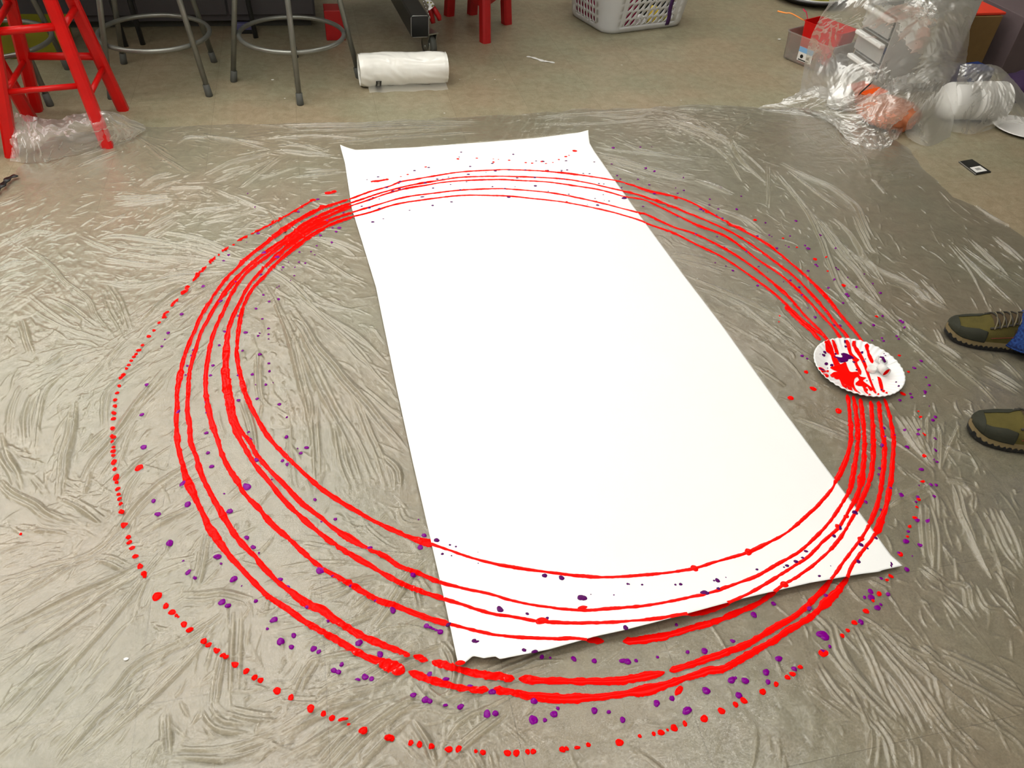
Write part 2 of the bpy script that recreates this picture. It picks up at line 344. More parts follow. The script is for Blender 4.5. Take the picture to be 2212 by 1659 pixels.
# ------------------------------------------------------------------ the room
XL, XR, YN, YF, HT = -4.2, 6.6, -3.2, 7.4, 2.75
def struct(name, mb, m):
    o = mb.build(name, m, smooth=False); o['kind'] = 'structure'; return o
struct('floor', MB().box(((XL + XR) / 2, (YN + YF) / 2, -0.05), (XR - XL, YF - YN, 0.1)), 'floor')
struct('ceiling', MB().box(((XL + XR) / 2, (YN + YF) / 2, HT + 0.05), (XR - XL, YF - YN, 0.1)), 'ceil')
struct('wall_left', MB().box((XL - 0.05, (YN + YF) / 2, HT / 2), (0.1, YF - YN, HT)), 'wall')
struct('wall_right', MB().box((XR + 0.05, (YN + YF) / 2, HT / 2), (0.1, YF - YN, HT)), 'wall')
struct('wall_back', MB().box(((XL + XR) / 2, YF + 0.05, HT / 2), (XR - XL + 0.2, 0.1, HT)), 'wall')
struct('wall_front', MB().box(((XL + XR) / 2, YN - 0.05, HT / 2), (XR - XL + 0.2, 0.1, HT)), 'wall')
for nm, c, d in (('baseboard_back', ((XL + XR) / 2, YF - 0.008, 0.05), (XR - XL, 0.016, 0.1)), ('baseboard_left', (XL + 0.008, (YN + YF) / 2, 0.05), (0.016, YF - YN, 0.1)),
                 ('baseboard_right', (XR - 0.008, (YN + YF) / 2, 0.05), (0.016, YF - YN, 0.1)), ('baseboard_front', ((XL + XR) / 2, YN + 0.008, 0.05), (XR - XL, 0.016, 0.1))):
    struct(nm, MB().box(c, d), 'rubber')
LIGHTS = []
for x, wx in ((-3.2, 'leftmost column'), (-1.8, 'second column'), (-0.4, 'third column')):
    for y, wy in ((0.9, 'first row from the camera'), (1.8, 'second row'), (2.7, 'third row'), (3.6, 'fourth row'), (4.5, 'fifth row')): LIGHTS.append((x, y, wx + ' from the left, ' + wy))
LIGHTS += [(2.7, 5.3, 'beyond the laundry basket'), (1.4, 2.9, 'straight over the sheet of paper'), (1.4, 4.6, 'over the low red stool'), (2.8, 3.4, 'over the plastic drawers'),  # all but the first added for bright streaks on the right-hand film
          (-1.8, -0.4, 'just left of the camera'), (-0.4, -0.4, 'over the camera'), (1.4, 0.9, 'over the near end of the paper'),  # panels added to brighten the near floor and film
          (-0.8, -1.5, 'behind the camera on the left'), (1.5, -1.5, 'behind the camera in the middle'), (3.9, -1.5, 'behind the camera on the right')]  # unseen fill panels added to lift the near right side
for x, y, w in LIGHTS:
    t = empty('ceiling_light', (x, y, HT), label='fluorescent ceiling panel ' + w, cat='light', group='ceiling panels')
    MB().box((0, 0, -0.012), (1.24, 0.62, 0.024)).build('frame', 'white', t, smooth=False)
    d = MB().box((0, 0, -0.027), (1.18, 0.56, 0.006)).build('diffuser', 'lamp', t, smooth=False)
# ------------------------------------------------------------------ pixel outline of the sheet of paper
PL = [(735, 316), (745, 352), (760, 450), (812, 620), (857, 840), (892, 1000), (930, 1165), (962, 1305), (990, 1437)]
PRt = [(1270, 287), (1274, 310), (1284, 327), (1329, 391), (1392, 479), (1475, 592), (1560, 703), (1660, 843), (1780, 1005), (1880, 1138), (1925, 1200), (1950, 1222)]
PB = [(990, 1437), (1005, 1431), (1022, 1417), (1045, 1422), (1070, 1418), (1080, 1424), (1186, 1403), (1285, 1375), (1345, 1362), (1420, 1343), (1600, 1294), (1750, 1259), (1860, 1240), (1900, 1235), (1905, 1232), (1950, 1222)]
PT = [(735, 316), (752, 320), (768, 324), (900, 318), (1060, 306), (1160, 298), (1230, 289), (1270, 287)]
PPOLY = PT + PRt[1:] + PB[::-1][1:] + PL[::-1][1:-1]
PAPZ = 0.0062
BL, BR, TL, TR = (at(*PL[-1])[:2], at(*PRt[-1])[:2], at(*PL[0])[:2], at(*PRt[0])[:2])
def paper_z(x, y):
    """lift of the paper: far corners curl up, the near edge stands off the cloth"""
    x = np.asarray(x, float); y = np.asarray(y, float)
    e = (BR - BL) / np.linalg.norm(BR - BL); n = np.array([-e[1], e[0]])
    s = (x - BL[0]) * e[0] + (y - BL[1]) * e[1]; d = (x - BL[0]) * n[0] + (y - BL[1]) * n[1]
    k = np.clip(1 - d / 0.16, 0, 1.15) ** 2
    z = k * (0.006 + 0.009 * np.sin(np.clip(s, 0, 0.95) * 3.4 + 0.2))
    d1 = np.hypot(x - TL[0], y - TL[1]); z = z + 0.030 * np.clip(1 - d1 / 0.13, 0, 1) ** 2
    d2 = np.hypot(x - TR[0], y - TR[1]); z = z + 0.045 * np.clip(1 - d2 / 0.20, 0, 1) ** 2
    z = z + 0.0007 * vnoise(x, y, 3.0, 5) + 0.0004 * vnoise(x, y, 9.0, 6)
    return PAPZ + z + 0.0011
def on_surface(px, py, zf):
    px = np.asarray(px, float); py = np.asarray(py, float); z = np.zeros(px.shape)
    for _ in range(5):
        x, y = atv(px, py, z); z = zf(x, y)
    return x, y, z
# ------------------------------------------------------------------ creases of the drop cloth, traced (crop origin, crop scale, polylines)
CR = [
 (0, 1100, 2.968, [[(1090,240),(1000,360),(880,520),(700,740),(480,980),(300,1200),(150,1380),(0,1520)], [(780,120),(650,240),(500,320),(300,370),(100,430),(0,450)],
  [(860,170),(1080,60),(1190,0)], [(940,340),(600,500),(300,640),(0,780)], [(1230,350),(950,460),(860,530)], [(900,400),(560,640),(250,880),(0,1080)], [(700,600),(350,830),(0,1000)],
  [(1430,660),(1180,830),(870,990),(700,1180),(500,1400),(350,1560)], [(1380,740),(1240,960),(1000,1200),(800,1380),(600,1560)], [(1200,940),(1050,1060),(900,1230),(700,1420)],
  [(1500,660),(1485,900),(1480,1190)], [(1450,860),(1400,1100),(1390,1290)], [(1781,1410),(1600,1480),(1400,1530),(1120,1545)], [(1781,1500),(1500,1590),(1100,1600)],
  [(1310,1290),(1400,1400),(1600,1430)], [(1450,1300),(1600,1350),(1781,1360)], [(1150,550),(1300,560),(1440,545),(1640,585)], [(1340,150),(1300,350),(1260,530)],
  [(240,10),(350,70),(480,100)], [(480,0),(560,50),(640,100)], [(130,150),(380,160),(430,180)], [(1040,1480),(960,1659)], [(1080,1300),(1090,1600)], [(0,300),(60,260),(180,230)],
  [(600,330),(700,350),(830,400)], [(0,600),(250,480),(430,370),(560,290)], [(490,860),(250,1050),(0,1250)], [(380,940),(180,1120),(0,1300)], [(920,1080),(640,1330),(380,1659)]]),
 (0, 760, 3.95, [[(0,1090),(120,1200),(300,1300),(420,1400),(640,1475)], [(510,1270),(700,1370),(860,1490)], [(250,1050),(400,1260)], [(270,370),(215,560),(200,770)],
  [(160,320),(90,500),(55,740)], [(650,430),(610,750),(570,950),(530,1250)], [(1010,0),(850,150),(690,340)], [(1380,160),(1150,480),(960,740),(780,950),(670,1140)], [(900,660),(690,880)],
  [(1500,120),(1200,450),(1080,560)], [(1659,930),(1400,1100),(1150,1330),(1000,1520),(850,1659)], [(1200,1020),(1080,1200),(1020,1460)], [(1300,850),(1150,1000),(990,1150)],
  [(1659,1330),(1500,1420),(1130,1570)], [(550,0),(450,90),(300,150)], [(700,100),(430,310),(340,590),(310,830)], [(0,700),(60,900),(150,1030),(200,1170)], [(1240,90),(1000,250),(880,400),(860,660)],
  [(1180,600),(1100,760),(1010,1040)], [(780,1030),(710,1240)]]),
 (480, 640, 3.95, [[(420,40),(520,220),(600,480),(660,700),(720,950),(770,1200),(800,1400)], [(640,0),(850,200),(1100,430),(1300,660),(1480,850)], [(680,0),(900,180),(1180,360),(1420,600)],
  [(620,110),(800,400),(1000,650),(1200,870),(1400,1100),(1590,1330)], [(560,150),(740,450),(900,760),(1000,980),(1150,1200),(1300,1500),(1340,1600)], [(600,300),(780,700),(950,1050),(1080,1280),(1200,1600)],
  [(820,900),(930,1080),(970,1280)], [(1080,800),(1230,1180),(1330,1400),(1400,1659)], [(560,1020),(600,1400),(640,1659)], [(770,780),(775,1160),(800,1659)], [(1160,770),(1350,940),(1530,1080)],
  [(200,900),(260,1080),(300,1330)], [(1000,350),(1200,560),(1440,660)], [(320,460),(340,840),(420,960)], [(1360,1350),(1500,1480),(1520,1640)], [(940,1000),(1000,1400),(1100,1650)]]),
 (300, 400, 4.424, [[(0,590),(400,600),(700,680),(1000,740),(1250,820),(1500,1000),(1900,1380),(2212,1600)], [(0,690),(500,730),(900,770)], [(300,540),(700,620),(1000,730)], [(250,450),(600,520),(1000,700)],
  [(700,540),(900,480),(1150,290)], [(1160,230),(1350,290),(1450,400),(1600,500)], [(1200,950),(1320,1190),(1450,1500),(1560,1659)], [(1640,500),(1900,540),(2150,640)], [(1720,520),(1950,600),(2100,720)],
  [(1700,660),(1950,830),(2200,950)], [(1500,930),(1800,1120),(2150,1240)], [(1300,850),(1600,1100),(1900,1200),(2200,1160)], [(60,420),(280,310),(460,280)], [(0,150),(300,130)], [(0,190),(320,150)],
  [(600,370),(900,300),(1150,230)], [(380,340),(200,450),(60,510)], [(700,60),(1000,180),(1300,300)], [(1200,200),(1440,540)], [(500,260),(760,230),(960,190)], [(100,950),(420,870),(820,850)], [(0,1050),(240,960),(480,900)],
  [(900,860),(520,1120),(140,1330),(0,1480)], [(720,960),(400,1200),(120,1400)], [(560,930),(250,1100),(0,1330)]]),
 (1500, 200, 3.107, [[(520,520),(700,740),(800,900),(880,1100),(950,1290),(1010,1380),(1140,1500)], [(700,750),(850,870),(980,1020),(1130,1210)], [(780,800),(900,950),(1000,1100),(1130,1240),(1250,1410)],
  [(840,860),(960,990),(1080,1100),(1200,1180),(1290,1300)], [(570,480),(750,570),(900,640),(1060,760),(1110,860),(1180,990)], [(620,520),(820,680),(980,790)],
  [(930,840),(1050,960),(1110,1050),(1200,1180),(1450,1290),(1700,1450)], [(1080,830),(1180,1040),(1240,1090)], [(1690,1010),(1850,1210),(1980,1470)], [(1750,1030),(1950,1240),(2170,1440)],
  [(1810,1040),(2000,1180),(2200,1310)], [(1850,980),(2110,1240)], [(2000,970),(2212,1150)], [(1850,740),(2000,840),(2212,960)], [(1530,1250),(1700,1430)], [(1450,1260),(1600,1400)],
  [(860,230),(1000,360),(1150,480)], [(980,200),(1090,360),(1170,520)], [(0,170),(100,270),(230,330),(330,480),(520,640)], [(0,300),(200,420),(320,600)], [(60,230),(250,350),(400,470),(550,620)],
  [(500,480),(505,780)], [(1180,580),(1280,690)], [(0,590),(120,630),(260,690)], [(0,240),(180,330),(300,420)], [(260,330),(290,240),(380,170)], [(940,240),(1000,340),(1110,430)]]),
 (1400, 400, 3.687, [[(300,720),(600,840),(900,980),(1100,1100),(1240,1230)], [(380,810),(700,930),(950,1120),(1280,1380)], [(600,1090),(850,1230),(1100,1400),(1250,1560)], [(800,1410),(1100,1600)],
  [(0,100),(300,200),(560,290),(800,370),(960,450)], [(550,200),(750,270),(900,380)], [(200,540),(330,570),(480,600)], [(220,590),(400,640),(600,700)], [(1500,670),(1600,800),(1830,980),(2000,1130)],
  [(1590,900),(1720,1060),(1940,1170)], [(0,410),(100,420),(200,500)]]),
 (1060, 260, 5.027, [[(1120,290),(1500,350),(1900,400),(2212,440)], [(1160,370),(1600,490),(2000,590),(2212,620)], [(1200,430),(1500,520),(1800,600),(2212,680)], [(1240,490),(1500,580),(1740,660)],
  [(1420,250),(1700,350),(2212,430)], [(1440,760),(1700,800),(1900,900),(2212,1000)], [(1800,1260),(1950,1350)], [(1960,1460),(2212,1500)]]),
 (1932, 600, 3.95, [[(0,30),(150,90),(300,210),(470,280)], [(0,320),(200,480),(370,600)], [(0,420),(250,650),(500,880),(650,970)], [(360,550),(580,700)], [(390,660),(600,830),(750,950),(900,1110)],
  [(770,760),(1106,950)], [(780,820),(1090,1000)], [(270,60),(430,210)], [(900,680),(1106,880)], [(580,1130),(680,1230)], [(360,440),(440,600)]]),
 (1500, 900, 3.687, [[(1600,0),(1750,230),(1900,400)], [(1650,0),(1800,250),(1910,400)], [(1700,20),(1830,250),(1910,400)], [(1740,0),(1870,280),(1920,400)], [(1850,0),(1850,200),(1900,380)],
  [(1930,220),(2070,280),(2212,330)], [(1960,230),(2100,400)], [(2050,540),(2130,800),(2212,1000)], [(2130,540),(2212,640)], [(1830,700),(1890,900),(1895,1240)], [(1850,720),(1860,980),(1890,1180)], [(1900,440),(1650,230),(1300,60)],
  [(1540,270),(1250,80),(1100,0)], [(1880,560),(1550,720)], [(780,20),(1000,100),(1250,200),(1530,270)], [(1700,430),(1900,620),(1960,830)], [(2212,560),(2000,520)], [(1960,100),(1950,420)], [(2100,60),(1960,420)]]),
 (1700, 1100, 2.968, [[(470,680),(600,770),(760,930),(900,1050),(1200,1300),(1520,1520)], [(500,700),(700,860),(940,960)], [(210,1000),(290,1130),(380,1230),(490,1330)], [(290,880),(400,1030),(560,1210),(760,1390)],
  [(310,740),(380,960),(500,1130),(650,1290)], [(450,760),(560,980),(650,1200),(760,1390)], [(540,840),(640,970),(760,1120),(900,1350),(930,1400)], [(590,1010),(740,1200),(880,1430)], [(720,980),(900,1190),(1070,1430)],
  [(860,1200),(920,1310),(1060,1470)], [(990,930),(1200,1030),(1520,1190)], [(940,960),(1100,1080),(1250,1160),(1520,1330)], [(850,880),(960,970)], [(1110,1420),(1230,1550)], [(1370,10),(1450,180),(1520,350)],
  [(1110,0),(1230,300),(1310,450)], [(1200,0),(1340,290),(1400,520),(1480,690)], [(1300,0),(1400,250),(1520,400)], [(1330,400),(1400,540)], [(1200,480),(1280,620),(1400,640)], [(1050,470),(1150,500),(1180,620),(1240,690)],
  [(850,380),(940,450),(1000,490)], [(1000,560),(1110,690)], [(530,460),(650,520)], [(180,680),(300,790)], [(940,1080),(980,1220)], [(530,1400),(520,1640)], [(560,1350),(650,1480),(700,1659)], [(780,1500),(800,1659)]]),
 (600, 1350, 3.687, [[(0,830),(200,700),(450,560),(700,490),(1000,430)], [(0,890),(250,760),(500,640),(760,600)], [(0,1080),(200,980),(500,800),(750,640),(980,560)], [(400,1139),(700,850),(900,700),(1090,600),(1300,640)],
  [(640,1139),(850,920),(1080,750)], [(290,1139),(500,900),(640,800)], [(1090,760),(1200,950),(1260,1139)], [(1830,710),(1600,900),(1400,1080)], [(1800,600),(1500,760),(1300,1000)], [(1100,480),(1200,600),(1400,720)],
  [(990,710),(1200,690),(1400,740),(1600,640)], [(300,250),(180,420),(110,570)], [(960,900),(1100,1050),(1200,1139)], [(1280,130),(1370,250),(1390,400),(1350,590)], [(1330,150),(1420,400)], [(1560,980),(1660,1139)],
  [(1690,1020),(1720,1139)], [(620,420),(850,300),(1100,230),(1350,150)], [(720,490),(1000,350),(1200,260)], [(1230,640),(1500,540),(1900,400),(2212,300)], [(1780,780),(1900,880),(2000,980)], [(1600,440),(1900,330),(2212,200)],
  [(0,60),(200,20),(350,0)], [(0,600),(150,630),(400,640)]]),
 (660, 1100, 4.424, [[(0,300),(300,370),(600,400),(900,420),(1160,450)], [(1170,470),(1050,600),(950,730),(830,920),(720,1070),(640,1180)], [(1040,660),(1020,800),(1050,940)], [(600,1200),(800,1130),(1050,1130),(1250,1220)],
  [(0,1270),(200,1200),(380,1100)], [(0,1480),(300,1400),(700,1350)], [(530,100),(600,220),(750,340),(880,400)], [(1100,640),(1140,720),(1200,790)], [(0,520),(200,540),(450,540)], [(40,800),(300,740),(700,640)],
  [(200,1130),(400,1080),(700,960)], [(500,980),(640,860)], [(880,0),(940,120),(1100,150)]]),
 (0, 400, 4.1475, [[(60,540),(300,430),(480,430)], [(100,540),(250,400),(350,300)], [(200,540),(420,680),(600,860),(800,1020),(900,1200),(1040,1400)], [(240,960),(400,1100),(600,1240),(740,1300)],
  [(240,1060),(420,1200),(640,1300),(1000,1410)], [(430,1020),(600,1100),(860,1290)], [(220,1210),(260,1400),(310,1540)], [(910,930),(970,1100),(1120,1400)], [(930,870),(1060,1060),(1150,1330)],
  [(1140,1390),(1000,1530),(890,1659)], [(840,410),(1130,260)], [(1020,120),(1530,110)], [(1060,190),(1530,130)], [(890,490),(1040,470),(1300,500),(1659,560)], [(940,650),(1200,700),(1490,720)],
  [(960,520),(1200,560),(1659,600)], [(1130,600),(1659,700)], [(1310,380),(1500,290),(1600,230)], [(740,460),(900,540),(1080,610)], [(910,860),(1200,900),(1659,830)], [(0,560),(200,440),(330,330)], [(0,200),(120,160),(230,90)],
  [(0,960),(120,900),(210,920)], [(0,1110),(100,1000),(200,960)], [(0,760),(120,700),(230,690)], [(0,870),(130,800),(240,800)], [(440,1620),(600,1540),(800,1480)], [(560,1659),(700,1560),(930,1480)]]),
 (480, 0, 3.95, [[(240,1070),(500,1090),(760,1140)], [(460,1075),(1000,1072),(1600,1060),(2212,1045)], [(500,1130),(1000,1110),(1500,1090),(2212,1080)], [(430,1290),(960,1330)], [(500,1200),(900,1320)], [(0,1410),(420,1300)],
  [(0,1540),(480,1340)], [(700,1470),(1020,1450)], [(600,1520),(1020,1480)], [(320,1200),(800,1170),(1300,1200)], [(700,1180),(1300,1140),(2000,1100)], [(900,1230),(1500,1180),(2212,1140)], [(0,1180),(300,1260),(430,1290)],
  [(0,1480),(250,1420)], [(150,1600),(480,1350)], [(450,1290),(700,1330),(960,1335)], [(450,1250),(750,1260),(950,1310)]]),
 (1150, 100, 4.424, [[(0,700),(500,660),(1000,630),(1250,610)], [(0,750),(600,740),(1100,700)], [(500,650),(900,670),(1150,640)], [(1310,740),(1450,810),(1640,885)], [(1330,640),(1450,690),(1620,720)], [(1260,800),(1360,850)],
  [(1400,600),(1650,610)], [(1600,760),(1750,840)], [(1730,590),(1830,590)], [(1300,700),(1500,760),(1800,860)], [(1920,860),(1960,760),(2120,680)]]),
 (160, 180, 4.096, [[(520,460),(620,540),(760,660),(1000,800)], [(560,480),(900,680)], [(910,540),(1000,490),(1150,490),(1230,520)], [(1100,455),(1250,480),(1750,600)], [(1100,455),(1330,500),(1700,550)], [(680,960),(910,860)], [(580,920),(700,840),(850,790)],
  [(350,1015),(850,1020)], [(340,1090),(850,1030)], [(1150,810),(1400,700),(1750,620)], [(1250,870),(1420,790)], [(820,945),(1150,940)], [(1490,920),(1680,770),(1810,650)], [(1640,860),(1850,790),(2000,740)], [(0,660),(250,580),(520,480)], [(0,760),(200,680),(400,600)]]),
]
EDGE = [(-400, 600), (-60, 450), (10, 410), (62, 335), (110, 300), (190, 285), (300, 277), (450, 271), (600, 268), (780, 266), (960, 257), (1120, 249), (1270, 236), (1420, 233), (1480, 226), (1545, 228), (1640, 233), (1740, 236), (1840, 262), (1960, 318), (1990, 360), (2060, 425),
        (2130, 455), (2212, 512), (2500, 700), (2700, 1900), (1106, 2300), (-600, 1900)]
FX0, FX1, FY0, FY1, RES = -1.25, 2.80, -0.30, 2.78, 0.0023
xs = np.arange(FX0, FX1, RES); ys = np.arange(FY0, FY1, RES)
GX, GY = np.meshgrid(xs, ys); HF = np.zeros_like(GX)
def add_crease(P, h, w, seed=0, skew=0.0):
    """one fold: tent-shaped ridge with a steep and a shallow side"""
    P = np.asarray(P)
    i0 = max(0, int((P[:, 0].min() - 3 * w - FX0) / RES)); i1 = min(len(xs), int((P[:, 0].max() + 3 * w - FX0) / RES) + 2)
    j0 = max(0, int((P[:, 1].min() - 3 * w - FY0) / RES)); j1 = min(len(ys), int((P[:, 1].max() + 3 * w - FY0) / RES) + 2)
    if i1 <= i0 or j1 <= j0: return
    X = GX[j0:j1, i0:i1]; Y = GY[j0:j1, i0:i1]; best = np.full(X.shape, 9.0); val = np.zeros(X.shape)
    L = np.concatenate([[0], np.cumsum(np.hypot(*np.diff(P, axis=0).T))]); T = L[-1] + 1e-9
    for k in range(len(P) - 1):
        a = P[k]; b = P[k + 1]; d = b - a; l2 = d @ d
        if l2 < 1e-12: continue
        t = np.clip(((X - a[0]) * d[0] + (Y - a[1]) * d[1]) / l2, 0, 1)
        ex = X - (a[0] + t * d[0]); ey = Y - (a[1] + t * d[1]); dist = np.hypot(ex, ey)
        side = np.sign(ex * -d[1] + ey * d[0]); s = (L[k] + t * math.sqrt(l2)) / T
        ww = w * (0.35 + 0.65 * np.sin(np.clip(s, 0.02, 0.98) * PI)) * (1 + skew * side)
        hh = h * np.sin(np.clip(s, 0.0, 1.0) * PI) ** 0.5
        v = hh * np.clip(1 - dist / ww, 0, 1) ** 1.15
        u = dist < best; val = np.where(u, v, val); best = np.where(u, dist, best)
    HF[j0:j1, i0:i1] = np.maximum(HF[j0:j1, i0:i1], val) + 0.35 * np.minimum(HF[j0:j1, i0:i1], val)
segs = []
for ox, oy, s, pls in CR:
    for k, pl in enumerate(pls):
        P = catmull([at(ox + a / s, oy + b / s)[:2] for a, b in pl], n=5)
        r = random.random(); ln = np.hypot(*np.diff(P, axis=0).T).sum()
        w = (0.0042 + 0.0030 * r) * (1.35 if ln > 0.5 else 1.0) * (1.2 if ox >= 1400 else 1.25 if oy >= 1100 and ln > 0.25 else 1.1 if oy >= 600 else 1.0)
        jw = np.stack([vnoise(P[:, 0], P[:, 1], 14, 3), vnoise(P[:, 0], P[:, 1], 14, 4)], 1) * 0.0025
        add_crease(P + jw, w * random.uniform(0.8, 1.3), w, skew=random.choice((-0.5, 0.5)))
        if random.random() < 0.85:   # folds of film come in close pairs
            n = P[-1] - P[0]; n = np.array([-n[1], n[0]]) / (np.linalg.norm(n) + 1e-9)
            add_crease(P + jw + n * w * random.choice((-1.7, 1.7)), w * 0.7, w * 0.8, skew=0.3)
        for a, b in zip(P[:-1], P[1:]): segs.append((*(a + b) / 2, *(b - a)))
segs = np.array(segs)
for k in range(6500):             # short secondary folds running with their neighbours
    if k % 3: j = rng.integers(len(segs)); c = segs[j, :2] + rng.normal(0, 0.07, 2)
    else:
        c = np.array([rng.uniform(FX0, FX1), rng.uniform(FY0, FY1)]); j = ((segs[:, :2] - c) ** 2).sum(1).argmin()
    dense = 1.0 if c[0] < 0.1 or c[1] > 2.1 else 0.6
    if rng.random() > dense: continue
    a = math.atan2(segs[j, 3], segs[j, 2]) + rng.normal(0, 0.22); l = rng.uniform(0.008, 0.05) if k % 2 else rng.uniform(0.006, 0.02)
    d = np.array([math.cos(a), math.sin(a)]); n = np.array([-d[1], d[0]]); bow = rng.normal(0, 0.12)
    P = np.array([c + d * l * t + n * bow * l * (1 - t * t) for t in np.linspace(-1, 1, 6)])
    w = rng.uniform(0.0026, 0.0050); add_crease(P, w * rng.uniform(0.35, 0.85), w, skew=rng.choice([-0.4, 0.4]))
# crushed patches (top left, along the far edge, around the right-hand bunch)
for (px, py, rad, amp) in [(60, 520, 0.16, .006), (215, 570, 0.12, .005), (280, 430, 0.20, .006), (420, 430, 0.15, .006), (40, 640, 0.12, .005), (620, 300, 0.18, .006), (900, 280, 0.25, .005), (1150, 268, .22, .005),
                           (1480, 260, 0.22, .006), (1560, 300, 0.2, .006), (120, 700, .15, .004), (330, 640, .12, .004), (1850, 330, 0.2, .007), (1760, 290, .2, .007), (2080, 1080, .10, .003), (70, 430, .15, .006), (1650, 250, .2, .006), (1920, 380, .15, .005)]:
    x0, y0, _ = at(px, py); m = np.exp(-(((GX - x0) / (rad * 1.5)) ** 2 + ((GY - y0) / rad) ** 2) * 2)
    sel = m > 0.02; th = rng.uniform(0, PI)
    u = GX[sel] * math.cos(th) + GY[sel] * math.sin(th); v = -GX[sel] * math.sin(th) + GY[sel] * math.cos(th)
    HF[sel] += 0.55 * amp * m[sel] * (0.6 + 0.5 * crumple(u * 0.45, v * 1.3, int(px), 6, 16.0))
HF += 0.0012 * (1 + vnoise(GX, GY, 7, 1)) + 0.0005 * vnoise(GX, GY, 30, 2)
HF += 0.00035 * crumple(GX, GY, 77, 6, 22.0)
# pressed flat under the sheet of paper, the plate and the shoes
EP = np.array([at(*q)[:2] for q in PPOLY]); ins = inpoly(GX, GY, [tuple(q) for q in EP])
HF = np.where(ins, np.minimum(HF * 0.35, 0.0030), HF)
near = inpoly(GX, GY, [tuple(q + (q - EP.mean(0)) / np.linalg.norm(q - EP.mean(0)) * 0.012) for q in EP]) & ~ins
HF = np.where(near, np.minimum(HF, 0.0045), HF)
PLC = at(1853, 796, 0.008); PLATE_R = 0.1165
dd = np.hypot(GX - PLC[0], GY - PLC[1]); HF = np.where(dd < 0.09, np.minimum(HF, 0.0026), HF)
HF = np.clip(HF, 0.0004, 0.03)
def cloth_z(x, y):
    fx = np.clip((np.asarray(x, float) - FX0) / RES, 0, len(xs) - 2.001); fy = np.clip((np.asarray(y, float) - FY0) / RES, 0, len(ys) - 2.001)
    i = fx.astype(int); j = fy.astype(int); u = fx - i; v = fy - j
    return (HF[j, i] * (1 - u) + HF[j, i + 1] * u) * (1 - v) + (HF[j + 1, i] * (1 - u) + HF[j + 1, i + 1] * u) * v + 0.001
EW = [tuple(at(*q)[:2]) for q in EDGE[:25]] + [(2.80, -0.4), (-1.3, -0.4), (-1.3, at(-60, 450)[1])]
wob = inpoly(GX + 0.006 * vnoise(GX, GY, 25, 9), GY + 0.012 * vnoise(GX, GY, 16, 8), EW)
# the two shoes press the film down
SHOES = [dict(toe=np.array([1.738, 1.003]), d=np.array([0.905, -0.425])), dict(toe=np.array([1.550, 0.648]), d=np.array([0.895, -0.446]))]
for s_ in SHOES:
    d = s_['d'] / np.linalg.norm(s_['d']); s_['d'] = d; n = np.array([-d[1], d[0]])
    t = (GX - s_['toe'][0]) * d[0] + (GY - s_['toe'][1]) * d[1]; q = np.abs((GX - s_['toe'][0]) * n[0] + (GY - s_['toe'][1]) * n[1])
    HF = np.where((t > 0.0) & (t < 0.31) & (q < 0.055), np.minimum(HF, 0.0012), HF)
me = big_grid_mesh('clear_drop_cloth', GX, GY, HF + 0.001, wob)
cloth = empty('drop_cloth', (0, 0, 0), label='clear wrinkled plastic drop cloth spread over the floor, splashed with red rings of paint', cat='drop cloth')
link('film', me, 'film', cloth)
# ------------------------------------------------------------------ sheet of paper
def resample(P, n):
    P = np.array(P, float); W3 = np.array([at(*q)[:2] for q in P]); L = np.concatenate([[0], np.cumsum(np.hypot(*np.diff(W3, axis=0).T))]); L /= L[-1]
    t = np.linspace(0, 1, n); return np.stack([np.interp(t, L, P[:, 0]), np.interp(t, L, P[:, 1])], 1)
def wxy(P):
    x, y, z = on_surface(P[:, 0], P[:, 1], paper_z); return np.stack([x, y], 1)
nu, nv = 220, 420
cT, cB = wxy(resample(PT, nu)), wxy(resample(PB, nu)); cL, cR = wxy(resample(PL, nv)), wxy(resample(PRt, nv))
U = np.linspace(0, 1, nu)[None, :, None]; V = np.linspace(0, 1, nv)[:, None, None]
C = (1 - V) * cT[None] + V * cB[None] + (1 - U) * cL[:, None] + U * cR[:, None] - ((1 - U) * (1 - V) * cT[0] + U * (1 - V) * cT[-1] + (1 - U) * V * cB[0] + U * V * cB[-1])
PX, PY = C[..., 0], C[..., 1]
paper = empty('paper_sheet', (0, 0, 0), label='long white sheet of roll paper lying on the drop cloth, crossed by red paint rings', cat='paper')
o = link('sheet', big_grid_mesh('sheet', PX, PY, paper_z(PX, PY)), 'paper', paper)
md = o.modifiers.new('s', 'SOLIDIFY'); md.thickness = 0.00035; md.offset = -1
